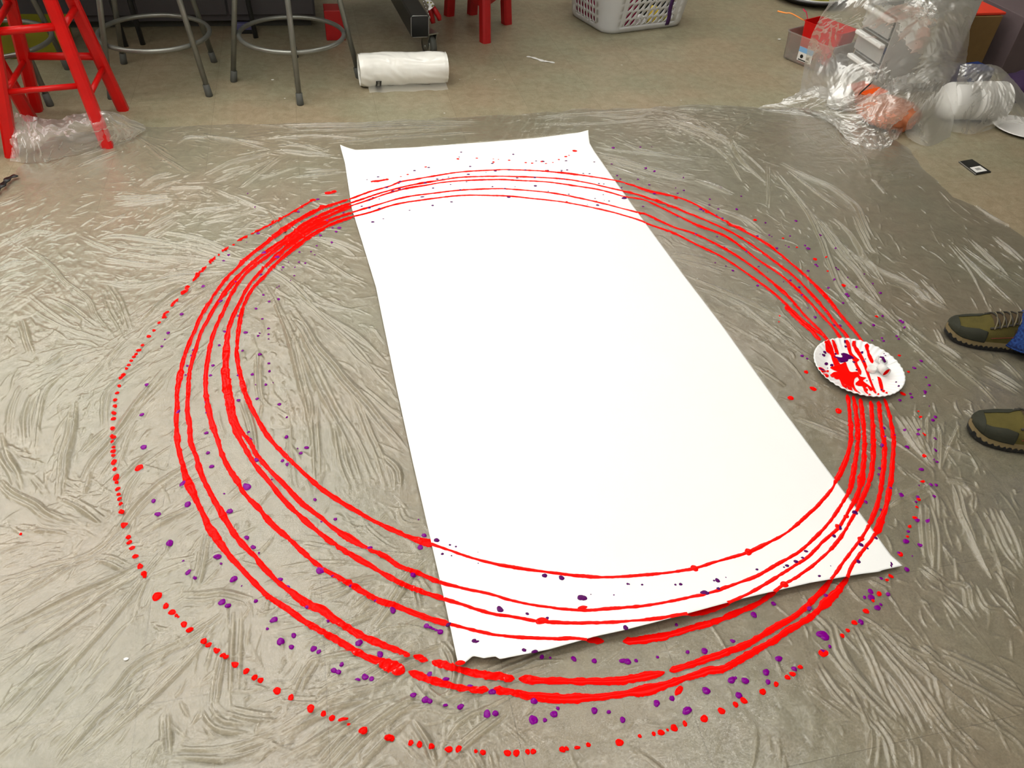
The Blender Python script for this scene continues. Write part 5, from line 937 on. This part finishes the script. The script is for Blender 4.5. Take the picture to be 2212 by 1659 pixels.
# hang tag
cs_ = [at(2070, 351, 0.0), at(2099, 346, 0.0), at(2140, 373, 0.0), at(2106, 379, 0.0)]
cc = np.mean(cs_, axis=0); t = empty('hang_tag', (cc[0], cc[1], 0), 0, 'small black card hang tag with a white barcode sticker on the floor', 'tag')
def tq(u, v, z): a = cs_[0] * (1 - u) * (1 - v) + cs_[1] * (1 - u) * v + cs_[2] * u * v + cs_[3] * u * (1 - v); return (a[0] - cc[0], a[1] - cc[1], z)
def slab(mb, u0, u1, v0, v1, z0, z1):
    V = [tq(u0, v0, z0), tq(u1, v0, z0), tq(u1, v1, z0), tq(u0, v1, z0), tq(u0, v0, z1), tq(u1, v0, z1), tq(u1, v1, z1), tq(u0, v1, z1)]
    return mb.add(V, [(0, 3, 2, 1), (4, 5, 6, 7), (0, 1, 5, 4), (1, 2, 6, 5), (2, 3, 7, 6), (3, 0, 4, 7)])
slab(MB(), 0, 1, 0, 1, 0.0006, 0.0045).build('card', 'black', t, smooth=False)
slab(MB(), 0.0, 1, 0.0, 0.045, 0.0008, 0.0055).build('fold', 'edge', t, smooth=False)
stk = slab(MB(), 0.52, 0.90, 0.16, 0.86, 0.0045, 0.0049).build('barcode_sticker', 'foam', t, smooth=False)
mb = MB()
for k in range(7): slab(mb, 0.62, 0.78, 0.36 + k * 0.045, 0.36 + k * 0.045 + 0.022, 0.0049, 0.0051)
mb.build('barcode', 'black', stk, smooth=False)
mb = MB(); mb.lathe([(0.006, 0), (0.0068, 0.0003), (0.0076, 0)], 20, tq(0.22, 0.55, 0.0046)); mb.build('emblem', 'rubber', t)
# ------------------------------------------------------------------ mini drawer tower under the film
DC = (2.715, 2.75); t = empty('plastic_drawers', (DC[0], DC[1], 0), 0, 'small clear plastic three-drawer unit with white handles, wrapped in film', 'drawers')
DX, DY = 0.38, 0.215
mb = MB(); mb.box((0, 0, 0.010), (DX, DY, 0.02)); mb.box((0, 0, 0.405), (DX, DY, 0.012)); mb.box((DX / 2 - 0.003, 0, 0.2), (0.006, DY, 0.38)); mb.box((0, DY / 2 - 0.003, 0.2), (DX, 0.006, 0.38)); mb.box((0, -DY / 2 + 0.003, 0.2), (DX, 0.006, 0.38))
for z in (0.11, 0.215, 0.32): mb.box((0, 0, z), (DX, DY - 0.01, 0.006))
mb.build('body', 'frost', t, smooth=False, bevel=0.003)
for z in (0.022, 0.127, 0.232):
    mb = MB(); mb.box((-DX / 2 - 0.010, 0, z + 0.04), (0.006, DY - 0.012, 0.082)); mb.box((-0.01, 0, z + 0.004), (DX - 0.02, DY - 0.02, 0.004)); d = mb.build('drawer', 'frost', t, smooth=False, bevel=0.002)
    MB().box((-DX / 2 - 0.022, 0, z + 0.072), (0.026, DY - 0.01, 0.018)).build('handle', 'lip', d, smooth=False, bevel=0.005)
def thing_box(name, c, d, m, label, cat, rz=0.0, bevel=0.003, taper=1.0):
    o = MB().box((0, 0, d[2] / 2), d, 0, taper).build(name, m, smooth=False, bevel=bevel); o.location = c; o.rotation_euler = (0, 0, rz); return tag(o, label, cat)
q = at(1920, 72, 0.13); thing_box('blue_sponge', (2.62, 2.72, 0.125 + 0.009), (0.06, 0.05, 0.03), 'blue', 'blurry blue block inside the middle plastic drawer', 'block')
q = at(1990, 15, 0.43); thing_box('white_tray', (2.70, 2.735, 0.412), (0.30, 0.19, 0.05), 'lip', 'white tray on top of the plastic drawers under bright folds of film', 'tray')
thing_box('teal_folder', (2.80, 2.68, 0.464), (0.10, 0.06, 0.012), 'teal', 'teal folder corner on the white tray under the film', 'folder', 0.4)
# clear tub with the red bin
def open_box(name, w, l, h, th, m, tp=1.08, rimw=0.006, parent=None, lip=True):
    mb = MB(); V = []; sx, sy = w / 2, l / 2; r = min(w, l) * 0.12
    def ring(k, z, ins=0.0):
        P = []
        for (cx, cy, a0) in ((1, 1, 0), (-1, 1, PI / 2), (-1, -1, PI), (1, -1, 3 * PI / 2)):
            for j in range(5):
                a = a0 + j * PI / 8; P.append(((cx * (sx - r) + (r - ins) * math.cos(a)) * k, (cy * (sy - r) + (r - ins) * math.sin(a)) * k, z))
        return P
    rs = [ring(0.93, 0.0), ring(1.0, 0.006), ring(tp, h)] + ([ring(tp + 0.03, h), ring(tp + 0.03, h + 0.004), ring(tp - 0.01, h + 0.004)] if lip else [ring(tp - .01, h)]) + [ring(0.985, 0.009, th), ring(0.9, 0.006, th)]
    n = 20
    for R_ in rs: V += R_
    fs = [tuple(range(n - 1, -1, -1))]
    for i in range(len(rs) - 1): fs += [(i * n + k, i * n + (k + 1) % n, (i + 1) * n + (k + 1) % n, (i + 1) * n + k) for k in range(n)]
    fs.append(tuple((len(rs) - 1) * n + k for k in range(n))); mb.add(V, fs); return mb.build(name, m, parent, smooth=False)
tub = empty('clear_tub', (2.442, 3.007, 0), 0.42, 'clear plastic tub with a printed label, holding a red bin', 'tub')
open_box('shell', 0.20, 0.25, 0.125, 0.002, 'clear', 1.06, parent=tub)
q1, q2 = at(1712, 104, 0.07), at(1712, 132, 0.03)
st = empty('x'); bpy.data.objects.remove(st)
mb = MB(); ly = -0.075; 
def lab(y0, y1, z0, z1, dx=0.0): X0 = -0.1 - 0.0035; return [(X0 - dx - 0.05 * z0, y0, z0), (X0 - dx - 0.05 * z0, y1, z0), (X0 - dx - 0.05 * z1, y1, z1), (X0 - dx - 0.05 * z1, y0, z1)]
lb = MB().add(lab(-0.045, 0.035, 0.022, 0.085), [(0, 1, 2, 3)]).build('paper_label', 'foam', tub, smooth=False, solid=0.0006)
MB().add(lab(-0.045, 0.035, 0.062, 0.085, 0.0007), [(0, 1, 2, 3)]).build('blue_band', 'skyblue', lb, smooth=False, solid=0.0004)
mb = MB(); mb.tube([lab(0.012, 0, 0.044, 0, 0.0006)[0], lab(0.012, 0, 0.044, 0, 0.0012)[0]], 0.0085, 14); mb.add(lab(-0.030, -0.015, 0.038, 0.050, 0.0007), [(0, 1, 2, 3)]); mb.add(lab(-0.03, 0.028, 0.025, 0.030, 0.0007), [(0, 1, 2, 3)]); mb.build('label_print', 'black', lb, smooth=False, solid=0.0003)
rb = open_box('red_bin', 0.12, 0.19, 0.155, 0.003, 'red', 1.12); rb.location = (2.475, 3.02, 0.012); rb.rotation_euler = (0, 0, 0.42); tag(rb, 'glossy red plastic bin sitting in the clear tub', 'bin')
def spoon(name, a, b, m, label, cat, w=0.008):
    a, b = Vector(a), Vector(b); mid = (a + b) / 2 + Vector((0, 0, 0.01)); P = catmull([tuple(a), tuple(a * .7 + b * .3 + Vector((0, 0, .004))), tuple(mid), tuple(b)], n=6)
    mb = MB(); mb.tube([tuple(p) for p in P], list(np.linspace(w, w * 0.65, len(P))), 10, flat=0.45)
    o = mb.build(name, m); return tag(o, label, cat)
spoon('orange_spoon', at(1680, 24, 0.178), at(1737, 44, 0.165), 'orangel', 'orange plastic spoon handle sticking out of the red bin to the left', 'spoon', 0.007)
spoon('pink_spoon', at(1735, 19, 0.205), at(1745, 42, 0.165), 'pink', 'pink plastic handle standing up in the red bin', 'spoon', 0.006)
# round dish at the top edge
mb = MB(); dcx = at(1747, -14, 0.03); dish = empty('round_tray', (dcx[0], dcx[1], 0), 0, 'round dark tray with pale rim and green and yellow contents at the top edge', 'tray')
MB().lathe([(0.001, 0.002), (0.15, 0.002), (0.205, 0.035), (0.222, 0.040), (0.224, 0.036), (0.208, 0.028), (0.152, 0.0), (0.001, 0.0)], 64).build('dark_pan', 'pan', dish)
MB().lathe([(0.168, 0.020), (0.195, 0.045), (0.203, 0.046), (0.200, 0.038), (0.172, 0.012)], 64).build('pale_rim', 'lip', dish)
g1, g2 = np.meshgrid(np.linspace(0.001, 0.168, 30), np.linspace(0, 2 * PI, 80))
link('green_contents', big_grid_mesh('green_contents', g1 * np.cos(g2), g1 * np.sin(g2), 0.024 + 0.012 * np.abs(vnoise(g1 * np.cos(g2), g1 * np.sin(g2), 45, 3))), 'moss', dish)
# orange scraps, tissue, plates stack, boxes
open_o = open_box('orange_tray', 0.12, 0.12, 0.05, 0.003, 'orange', 1.1); open_o.location = (2.435, 2.56, 0.0); open_o.rotation_euler = (0, 0, 0.4); tag(open_o, 'small orange tray in front of the plastic drawers, under the film', 'tray')
crush('orange_tissue', (2.40, 2.33, 0.003), (0.125, 0.115, 0.055), 'orangepaper', 'crumpled terracotta tissue paper under the bunched film', 'tissue', 12)
crush('white_tissue', (2.275, 2.50, 0.003), (0.055, 0.05, 0.05), 'foam', 'grey-white crumpled tissue beside the orange tray under the film', 'tissue', 13)
st = empty('stack_of_foam_bowls', (2.80, 2.345, 0.079), -0.06, 'stack of white foam bowls lying on its side under loose film', 'bowls')
for k in range(9):
    x0 = 0.135 - 0.016 * k
    mb = MB(); mb.lathe([(0.0005, -0.045), (0.050, -0.045), (0.056, -0.038), (0.0745, -0.006), (0.0785, -0.002), (0.0785, 0.001), (0.073, 0.0)], 40); mb.xf(Matrix.Translation((x0, 0, 0)) @ Matrix.Rotation(PI / 2, 4, 'Y'))
    mb.build('bowl', 'foam', st)
mb = MB(); mb.lathe([(0.0005, -0.10), (0.072, -0.10), (0.0755, -0.09), (0.0755, 0.0), (0.0005, 0.0)], 40); mb.xf(Matrix.Translation((-0.02, 0, 0)) @ Matrix.Rotation(PI / 2, 4, 'Y')); mb.build('inner_sleeve', 'foam', st)
fp_ = empty('foam_plate', (2.985, 2.222, 0), 0, 'plain white foam plate on the floor at the right edge', 'plate')
MB().lathe([(0.0005, 0.002), (0.075, 0.002), (0.105, 0.014), (0.114, 0.016), (0.116, 0.013), (0.106, 0.010), (0.077, -0.001 + 0.001), (0.0005, 0.0)], 64).build('dish', 'foam', fp_)
thing_box('cardboard_box', (3.175, 2.985, 0), (0.20, 0.22, 0.25), 'brown', 'plain brown cardboard box behind the plastic drawers', 'box', 0.03)
thing_box('red_folder', (3.14, 2.99, 0.252), (0.30, 0.22, 0.012), 'redsheet', 'red-orange folder lying on the brown cardboard box', 'folder', 0.05)
bx = thing_box('mauve_carton', (3.56, 2.97, 0), (0.42, 0.30, 0.26), 'mauve', 'greyish mauve carton with a dark slot at the right edge', 'box', 0.0)
MB().box((0.0, -0.152, 0.135), (0.26, 0.004, 0.022)).build('slot', 'black', bx, smooth=False)
thing_box('blue_crate', (3.03, 2.66, 0), (0.17, 0.10, 0.10), 'blue', 'blue plastic block beside the foam bowls, seen through film', 'crate', 0.2)
crush('violet_cloth', (3.26, 2.52, 0.001), (0.15, 0.10, 0.07), 'violet', 'dark violet cloth heap at the right edge', 'cloth', 21)
crush('magenta_cloth', (3.18, 2.33, 0.001), (0.06, 0.05, 0.045), 'magenta', 'magenta cloth bundle in front of the violet cloth', 'cloth', 22)
# ------------------------------------------------------------------ film that stands up off the floor
def net(name, rows, nu, nv, amp, freq, seed, m, parent, thick=0.0, minz=0.0015, fine=0.25):
    """surface through a net of measured points (pixel and height), crushed into folds"""
    C = np.array([[at(*q) for q in r] for r in rows]); nr, nc = C.shape[:2]
    def interp(Pn, n):
        k = Pn.shape[0]; q = np.concatenate([[2 * Pn[0] - Pn[1]], Pn, [2 * Pn[-1] - Pn[-2]]]); t = np.linspace(0, k - 1 - 1e-6, n); i = t.astype(int); f = (t - i).reshape(-1, *([1] * (Pn.ndim - 1)))
        a, b, c, d = q[i], q[i + 1], q[i + 2], q[i + 3]
        return 0.5 * ((2 * b) + (-a + c) * f + (2 * a - 5 * b + 4 * c - d) * f * f + (-a + 3 * b - 3 * c + d) * f ** 3)
    S = interp(C, nv); S = interp(S.transpose(1, 0, 2), nu).transpose(1, 0, 2)
    du = np.gradient(S, axis=1); dv = np.gradient(S, axis=0); N = np.cross(du, dv); N /= np.linalg.norm(N, axis=2, keepdims=True) + 1e-9
    lu = np.linalg.norm(du, axis=2).mean() * nu; lv = np.linalg.norm(dv, axis=2).mean() * nv
    u, v = np.meshgrid(np.linspace(0, lu, nu), np.linspace(0, lv, nv))
    k = crumple(u * freq, v * freq, seed, 7, 1.0, 0.35) * amp + crumple(u * freq * 4, v * freq * 4, seed + 1, 5, 1.0) * amp * fine
    S = S + N * k[..., None]; S[..., 2] = np.maximum(S[..., 2], minz + 0.001 * (1 + vnoise(u, v, 40, seed)))
    me = big_grid_mesh(name, S[..., 0], S[..., 1], S[..., 2]); return link(name, me, m, parent)
# bunch around the leg of the tall red stool
net('bunched_film', [[(18,236,.135),(60,250,.12),(110,256,.10),(170,246,.10),(232,240,.12),(310,268,.02)],
                     [(14,270,.10),(60,285,.085),(110,275,.09),(175,268,.085),(245,268,.08),(318,280,.012)],
                     [(20,310,.05),(70,320,.05),(120,305,.06),(180,298,.05),(248,292,.04),(300,290,.008)],
                     [(22,348,.003),(70,352,.003),(120,345,.003),(180,330,.003),(240,312,.003),(290,296,.003)]], 200, 130, 0.009, 8, 31, 'film_soft', cloth, fine=0.12)
# drape over the drawer unit
DR = [[(1795,-6,.42),(1860,-60,.47),(1950,-80,.50),(2040,-70,.50),(2110,-60,.48)],
      [(1772,38,.33),(1850,10,.40),(1940,-8,.475),(2030,-5,.48),(2105,10,.43)],
      [(1750,85,.22),(1830,75,.28),(1935,50,.36),(2030,42,.42),(2096,70,.30)],
      [(1738,140,.10),(1810,140,.17),(1920,125,.22),(2010,120,.25),(2088,128,.17)],
      [(1728,200,.02),(1800,215,.10),(1890,190,.13),(1980,180,.13),(2078,190,.06)]]
net('draped_film', DR, 240, 200, 0.006, 5.0, 41, 'film_soft', cloth, fine=0.12)
net('bunched_film', [[(1735,190,.03),(1800,185,.12),(1870,205,.11),(1930,170,.13),(2000,150,.14),(2080,132,.15)],
                     [(1690,215,.02),(1780,215,.07),(1850,225,.10),(1930,205,.125),(1995,190,.12),(2050,170,.11)],
                     [(1640,232,.006),(1745,235,.02),(1830,250,.06),(1910,245,.10),(1975,240,.08),(2030,215,.06)],
                     [(1642,236,.003),(1765,248,.004),(1820,282,.02),(1890,285,.045),(1945,270,.03),(1975,255,.02)],
                     [(1650,240,.002),(1790,262,.002),(1838,310,.003),(1905,322,.003),(1930,305,.003),(1945,290,.003)]], 260, 200, 0.010, 7, 51, 'film_heap', cloth, fine=0.22)
net('bunched_film', [[(1935,15,.44),(1990,-10,.46),(2040,-10,.46),(2095,-6,.44)],[(1975,40,.40),(2010,35,.43),(2050,30,.42),(2090,30,.40)],[(2000,52,.36),(2025,48,.38),(2052,55,.34),(2078,50,.36)]], 120, 80, 0.010, 16, 61, 'film_heap', cloth)
# smooth rounded lobe and the loose sheet over the foam bowls
net('loose_lobe', [[(1985,235,.11),(2030,190,.12),(2062,178,.12)],[(1962,262,.07),(2015,245,.08),(2062,225,.07)],[(1955,285,.03),(2010,288,.035),(2060,262,.035)],[(1962,300,.006),(2005,316,.004),(2052,296,.004)]], 80, 80, 0.0025, 5, 71, 'film_soft', cloth, fine=0.1)
net('loose_sheet', [[(2075,140,.20),(2110,138,.21),(2150,140,.20),(2185,165,.17),(2216,205,.12)],
                    [(2068,175,.165),(2110,168,.175),(2150,175,.17),(2185,205,.13),(2222,250,.06)],
                    [(2058,225,.09),(2100,225,.10),(2150,235,.09),(2178,250,.06),(2210,268,.03)],
                    [(2050,282,.01),(2095,290,.006),(2140,280,.008),(2160,268,.015),(2190,262,.03)]], 120, 110, 0.006, 6, 81, 'film_soft', cloth, fine=0.15)
a_ = at(1858, 202, .112); strip('brown_strip', [(1856, 203, .128), (1870, 190, .135), (1884, 178, .140), (1900, 167, .150)], 0.012, 'lace', 'dark brown strip caught in the bunched film by the orange tissue', 'strip', 0.002, 0.0)
o = bpy.data.objects['brown_strip']
me = o.data; P = catmull([tuple(at(1856,203,.128)), tuple(at(1870,190,.138)), tuple(at(1884,178,.146)), tuple(at(1900,167,.152))], n=8)
me.vertices.foreach_set('co', np.array([[(p[0] + 0.004, p[1] + 0.004, p[2] + 0.004), (p[0] - 0.004, p[1] - 0.004, p[2] - 0.004)] for p in P]).reshape(-1)); me.update()
# ------------------------------------------------------------------ what stands in the shade at the back left
t = empty('base_cabinet', (-0.66, 3.80, 0), 0, 'grey laminate base cabinet in the shade behind the steel stools', 'cabinet')
MB().box((0, 0, 0.39), (1.55, 0.50, 0.70)).build('body', 'cab', t, smooth=False)
MB().box((0, 0.03, 0.02), (1.50, 0.46, 0.04)).build('plinth', 'rubber', t, smooth=False)
for k, x in enumerate((-0.58, -0.195, 0.195, 0.58)):
    d = MB().box((x, -0.26, 0.39), (0.375, 0.018, 0.64)).build('door', 'cab', t, smooth=False, bevel=0.002); MB().box((x + 0.15 * (-1) ** k, -0.275, 0.58), (0.012, 0.014, 0.11)).build('handle', 'chrome', d, smooth=False)
tb = empty('work_table', (-0.88, 3.56, 0), 0, 'long brown work table above the steel stools, on thin dark legs', 'table')
MB().box((0, -0.08, 0.785), (2.05, 1.18, 0.03)).build('table_top', 'wood', tb, smooth=False)
for x, y in ((0.18, -0.21), (0.247, -0.19), (0.72, -0.12), (-0.95, -0.24)): MB().tube([(x - 0.03, y + 0.05, 0.77), (x - 0.02, y + 0.03, 0.25), (x, y, 0.0)], 0.011, 10).build('leg', 'blackm', tb)
tb2 = empty('shelf_table', (1.35, 4.75, 0), 0, 'brown table at the back behind the laundry basket', 'table')
MB().box((0, 0, 0.74), (2.6, 0.9, 0.03)).build('table_top', 'wood', tb2, smooth=False)
for x in (-1.2, 1.2):
    for y in (-0.4, 0.4): MB().box((x, y, 0.3625), (0.05, 0.05, 0.725)).build('leg', 'blackm', tb2, smooth=False)
o = open_box('yellow_bin', 0.25, 0.16, 0.12, 0.003, 'yellow', 1.05); o.location = (-1.03, 3.30, 0); tag(o, 'yellow-green plastic bin in the shade behind the red stools', 'bin')
thing_box('dark_red_box', (0.195, 3.44, 0), (0.085, 0.10, 0.13), 'reddark', 'dark red box on the floor behind the foot ring of the steel stool', 'box')
nb = thing_box('small_blue_box', (-0.213, 3.505, 0.0), (0.085, 0.03, 0.045), 'navy', 'small lavender-blue box against the grey cabinet', 'box')
MB().box((0, -0.0155, 0.010), (0.083, 0.002, 0.016)).build('black_stripe', 'black', nb, smooth=False)
# ------------------------------------------------------------------ the person standing at the right: shoes and jeans
person = empty('person', (2.0, 0.72, 0), 0, 'person in blue jeans and olive hiking shoes standing at the right', 'person')
PINV = Matrix.Translation((-2.0, -0.72, 0))
def shoe(S, seed):
    d = S['d']; n = np.array([-d[1], d[0]]); Ln = 0.302; T = S['toe']
    def W(s, q, z): return (T[0] + d[0] * s * Ln + n[0] * q - 2.0, T[1] + d[1] * s * Ln + n[1] * q - 0.72, z)
    ss = np.array([0, .02, .06, .12, .2, .3, .4, .5, .6, .7, .8, .88, .94, .98, 1.0])
    hw = np.array([.004, .020, .033, .043, .049, .051, .048, .043, .039, .037, .036, .035, .030, .020, .006])
    cen = np.array([.0, .0, .0, .0, .001, .002, .003, .003, .002, .001, 0, 0, 0, 0, 0])
    out = empty('x'); bpy.data.objects.remove(out)
    fine = np.linspace(0, 1, 70) ** 1.0; fine = np.concatenate([np.linspace(0, 0.06, 10)[:-1], np.linspace(0.06, 0.94, 60), np.linspace(0.94, 1, 10)[1:]])
    H = lambda s: np.interp(s, ss, hw); Cc = lambda s: np.interp(s, ss, cen)
    lift = lambda s: 0.010 * np.clip((0.12 - s) / 0.12, 0, 1) ** 1.5
    def shell(name, z0, z1, w0, w1, m, par, lug=0.0, s0=0, s1=1):
        mb = MB(); f = [s for s in fine if s0 <= s <= s1]; V = []; nn = len(f)
        for s in f:
            l = lift(s); wv = lug * (1 if int(s * 46) % 2 else 0)
            for q, z in ((-1, z0), (-1, z1), (1, z1), (1, z0)):
                w = H(s) + (w0 if z == z0 else w1); zz = z + l
                if z == z1: zz += wv
                V.append(W(s, Cc(s) + q * w, zz))
        fs = []
        for i in range(nn - 1):
            for a, b in ((0, 1), (1, 2), (2, 3), (3, 0)): fs.append((i * 4 + a, i * 4 + b, (i + 1) * 4 + b, (i + 1) * 4 + a))
        fs += [(3, 2, 1, 0), tuple((nn - 1) * 4 + k for k in range(4))]; mb.add(V, fs); o = mb.build(name, m, par, smooth=False); return o
    root = empty('shoe'); root.parent = person
    shell('outsole', 0.001 + 0.0015, 0.013, -0.001, 0.0025, 'sole', root, lug=0.005)
    shell('midsole', 0.013, 0.031, 0.0012, -0.001, 'tan', root, s0=0.0, s1=1)
    top = lambda s: np.interp(s, [0, .03, .08, .15, .25, .35, .45, .55, .62, .75, .9, 1.0], [.030, .045, .055, .060, .066, .076, .090, .103, .108, .095, .098, .085])
    NA = 25
    def upper(s, a, off=0.0):
        """a in 0..1 across the shoe from one side of the sole to the other"""
        w = H(s) - 0.001 + off; zt = top(s) + off; zb = 0.028; th = PI * a; pw = 0.72 if s < 0.5 else 0.9
        c, sn = math.cos(th), math.sin(th); narrow = 1 - 0.22 * max(0, min(1, (s - 0.35) / 0.25)) * sn
        return W(s, Cc(s) + w * narrow * np.sign(c) * abs(c) ** pw, zb + (zt - zb) * sn ** (0.75 if s < 0.3 else 0.9) + lift(s))
    g = np.array([[upper(s, a) for a in np.linspace(0, 1, NA)] for s in fine]); mb = MB(); mb.grid(g); up = mb.build('upper', 'olive', root)
    def patch(name, fn, m, par, off, s0, s1, ns=26, na=22, h=0.0):
        G = []
        for s in np.linspace(s0, s1, ns):
            a0, a1 = fn(s); G.append([upper(s, a, off) for a in np.linspace(a0, a1, na)])
        mb = MB(); mb.grid(np.array(G)); return mb.build(name, m, par, solid=0.0012)
    patch('toe_cap', lambda s: (0.0, 1.0), 'shoegrey', root, 0.0015, 0.0, 0.075)
    # grey overlay sweeping back along the near side of the toe box
    for sgn in (0, 1):
        f = (lambda s: (0.0, 0.42 - 1.1 * max(0, s - 0.26))) if sgn == 0 else (lambda s: (1.0, 0.70 + 1.0 * max(0, s - 0.22)))
        patch('side_overlay', f, 'shoegrey', root, 0.0012, 0.07, 0.40 if sgn == 0 else 0.30)
        for c in (0.56, 0.68):
            G = []
            for u in np.linspace(-1, 1, 13):
                hh = 0.12 * math.sqrt(max(0, 1 - u * u)); am = 0.20
                row = [upper(c + u * 0.034 + 0.01 * v, (am + hh * v) if sgn == 0 else (1 - am - hh * v), 0.0014) for v in np.linspace(-1, 1, 9)]; G.append(row)
            mb = MB(); mb.grid(np.array(G)); mb.build('mesh_window', 'mesh', root)
    G = np.array([[upper(s, a, 0.002) for a in np.linspace(0.36, 0.64, 12)] for s in np.linspace(0.34, 0.60, 20)]); mb = MB(); mb.grid(G); mb.build('tongue', 'mesh', root)
    for k in range(5):
        s = 0.36 + k * 0.048
        for sl in (-0.02, 0.02):
            P = [upper(s + sl * (1 - 2 * tt) + 0.01 * math.sin(tt * PI), 0.27 + 0.46 * tt, 0.0045) for tt in np.linspace(0, 1, 12)]
            MB().tube(P, 0.0021, 8).build('lace', 'lace' if sl < 0 else 'lacel', root)
    for sgn in (0, 1):
        P = [upper(s, 0.09 if sgn == 0 else 0.91, 0.001) for s in np.linspace(0.34, 0.97, 30)]; MB().tube(P, 0.0012, 6).build('piping', 'rust', root)
        P = [upper(s, (0.30 if sgn == 0 else 0.70), 0.002) for s in np.linspace(0.31, 0.60, 20)]; MB().tube(P, 0.003, 8).build('eyestay', 'lace', root)
    return root
for i, S in enumerate(SHOES): shoe(S, i)
# jeans: two legs and hips as one continuous garment
mb = MB(); NR = 36
def leg_rings(S, sx):
    d = S['d']; n = np.array([-d[1], d[0]]); an = S['toe'] + d * 0.302 * 0.735
    hip = np.array([2.03, 0.72]) + n * sx * 0.095 + d * 0.02
    out = []; zs = np.concatenate([np.linspace(0.035, 0.30, 22), np.linspace(0.33, 0.84, 24)])
    for z in zs:
        k = (z / 0.84); c = an * (1 - k) + hip * k; rx = np.interp(z, [0.03, 0.12, 0.40, 0.52, 0.84], [0.092, 0.080, 0.072, 0.078, 0.105]); ry = rx * 0.80
        tl = 0.012 * max(0, 1 - z / 0.2); ring = []
        for j in range(NR):
            a = 2 * PI * j / NR; w = 1 + 0.05 * math.sin(z * 55 + 2 * a) * max(0, 1 - z / 0.45) + 0.03 * math.sin(3 * a + z * 20)
            ring.append((c[0] + d[0] * rx * w * math.cos(a) + n[0] * ry * w * math.sin(a) - 2.0, c[1] + d[1] * rx * w * math.cos(a) + n[1] * ry * w * math.sin(a) - 0.72, z + tl * math.cos(a)))
        out.append(ring)
    return out
for S, sx in zip(SHOES, (1, -1)):
    R_ = leg_rings(S, sx); V = [p for r in R_ for p in r]; fs = [(i * NR + j, i * NR + (j + 1) % NR, (i + 1) * NR + (j + 1) % NR, (i + 1) * NR + j) for i in range(len(R_) - 1) for j in range(NR)]; mb.add(V, fs)
hipc = np.array([0.04, 0.0]); d = SHOES[0]['d']; n = np.array([-d[1], d[0]]); V = []; zs = (0.78, 0.84, 0.92, 1.02)
for z, rx, ry in zip(zs, (0.10, 0.135, 0.135, 0.125), (0.19, 0.20, 0.19, 0.165)):
    for j in range(NR): a = 2 * PI * j / NR; V.append((hipc[0] + d[0] * rx * math.cos(a) + n[0] * ry * math.sin(a), hipc[1] + d[1] * rx * math.cos(a) + n[1] * ry * math.sin(a), z))
mb.add(V, [(i * NR + j, i * NR + (j + 1) % NR, (i + 1) * NR + (j + 1) % NR, (i + 1) * NR + j) for i in range(3) for j in range(NR)] + [tuple(3 * NR + j for j in range(NR)), tuple(range(NR - 1, -1, -1))])
je = mb.build('jeans', 'denim', person)
md = je.modifiers.new('s', 'SOLIDIFY'); md.thickness = 0.0025; md.offset = 1
for S, sx in zip(SHOES, (1, -1)):
    R_ = leg_rings(S, sx)
    for k, dz in ((2, 0.0), ):
        MB().tube([tuple(Vector(p) + Vector((0, 0, 0.003))) for p in R_[k]], 0.0018, 6, closed=True).build('hem_stitch', 'denimstitch', je)
    hm = MB().tube([tuple(p) for p in R_[0]], 0.0032, 8, closed=True).build('hem', 'denim', je)
    side = [R_[k][int(NR * 0.75)] for k in range(0, 30)]; MB().tube([tuple(p) for p in side], 0.0022, 6).build('side_seam', 'denimstitch', je)
# ------------------------------------------------------------------ world and view
w = bpy.data.worlds.new('world'); sc.world = w; w.use_nodes = True; w.node_tree.nodes['Background'].inputs[0].default_value = (0.02, 0.02, 0.02, 1)
sc.view_settings.view_transform = 'Standard'; sc.view_settings.look = 'None'; sc.view_settings.gamma = 1.0; sc.view_settings.use_curve_mapping = False
sc.view_settings.exposure = EXPO
sc.cycles.transparent_max_bounces = 12
sc.cycles.max_bounces = 6; sc.cycles.diffuse_bounces = 3; sc.cycles.glossy_bounces = 3; sc.cycles.transmission_bounces = 3
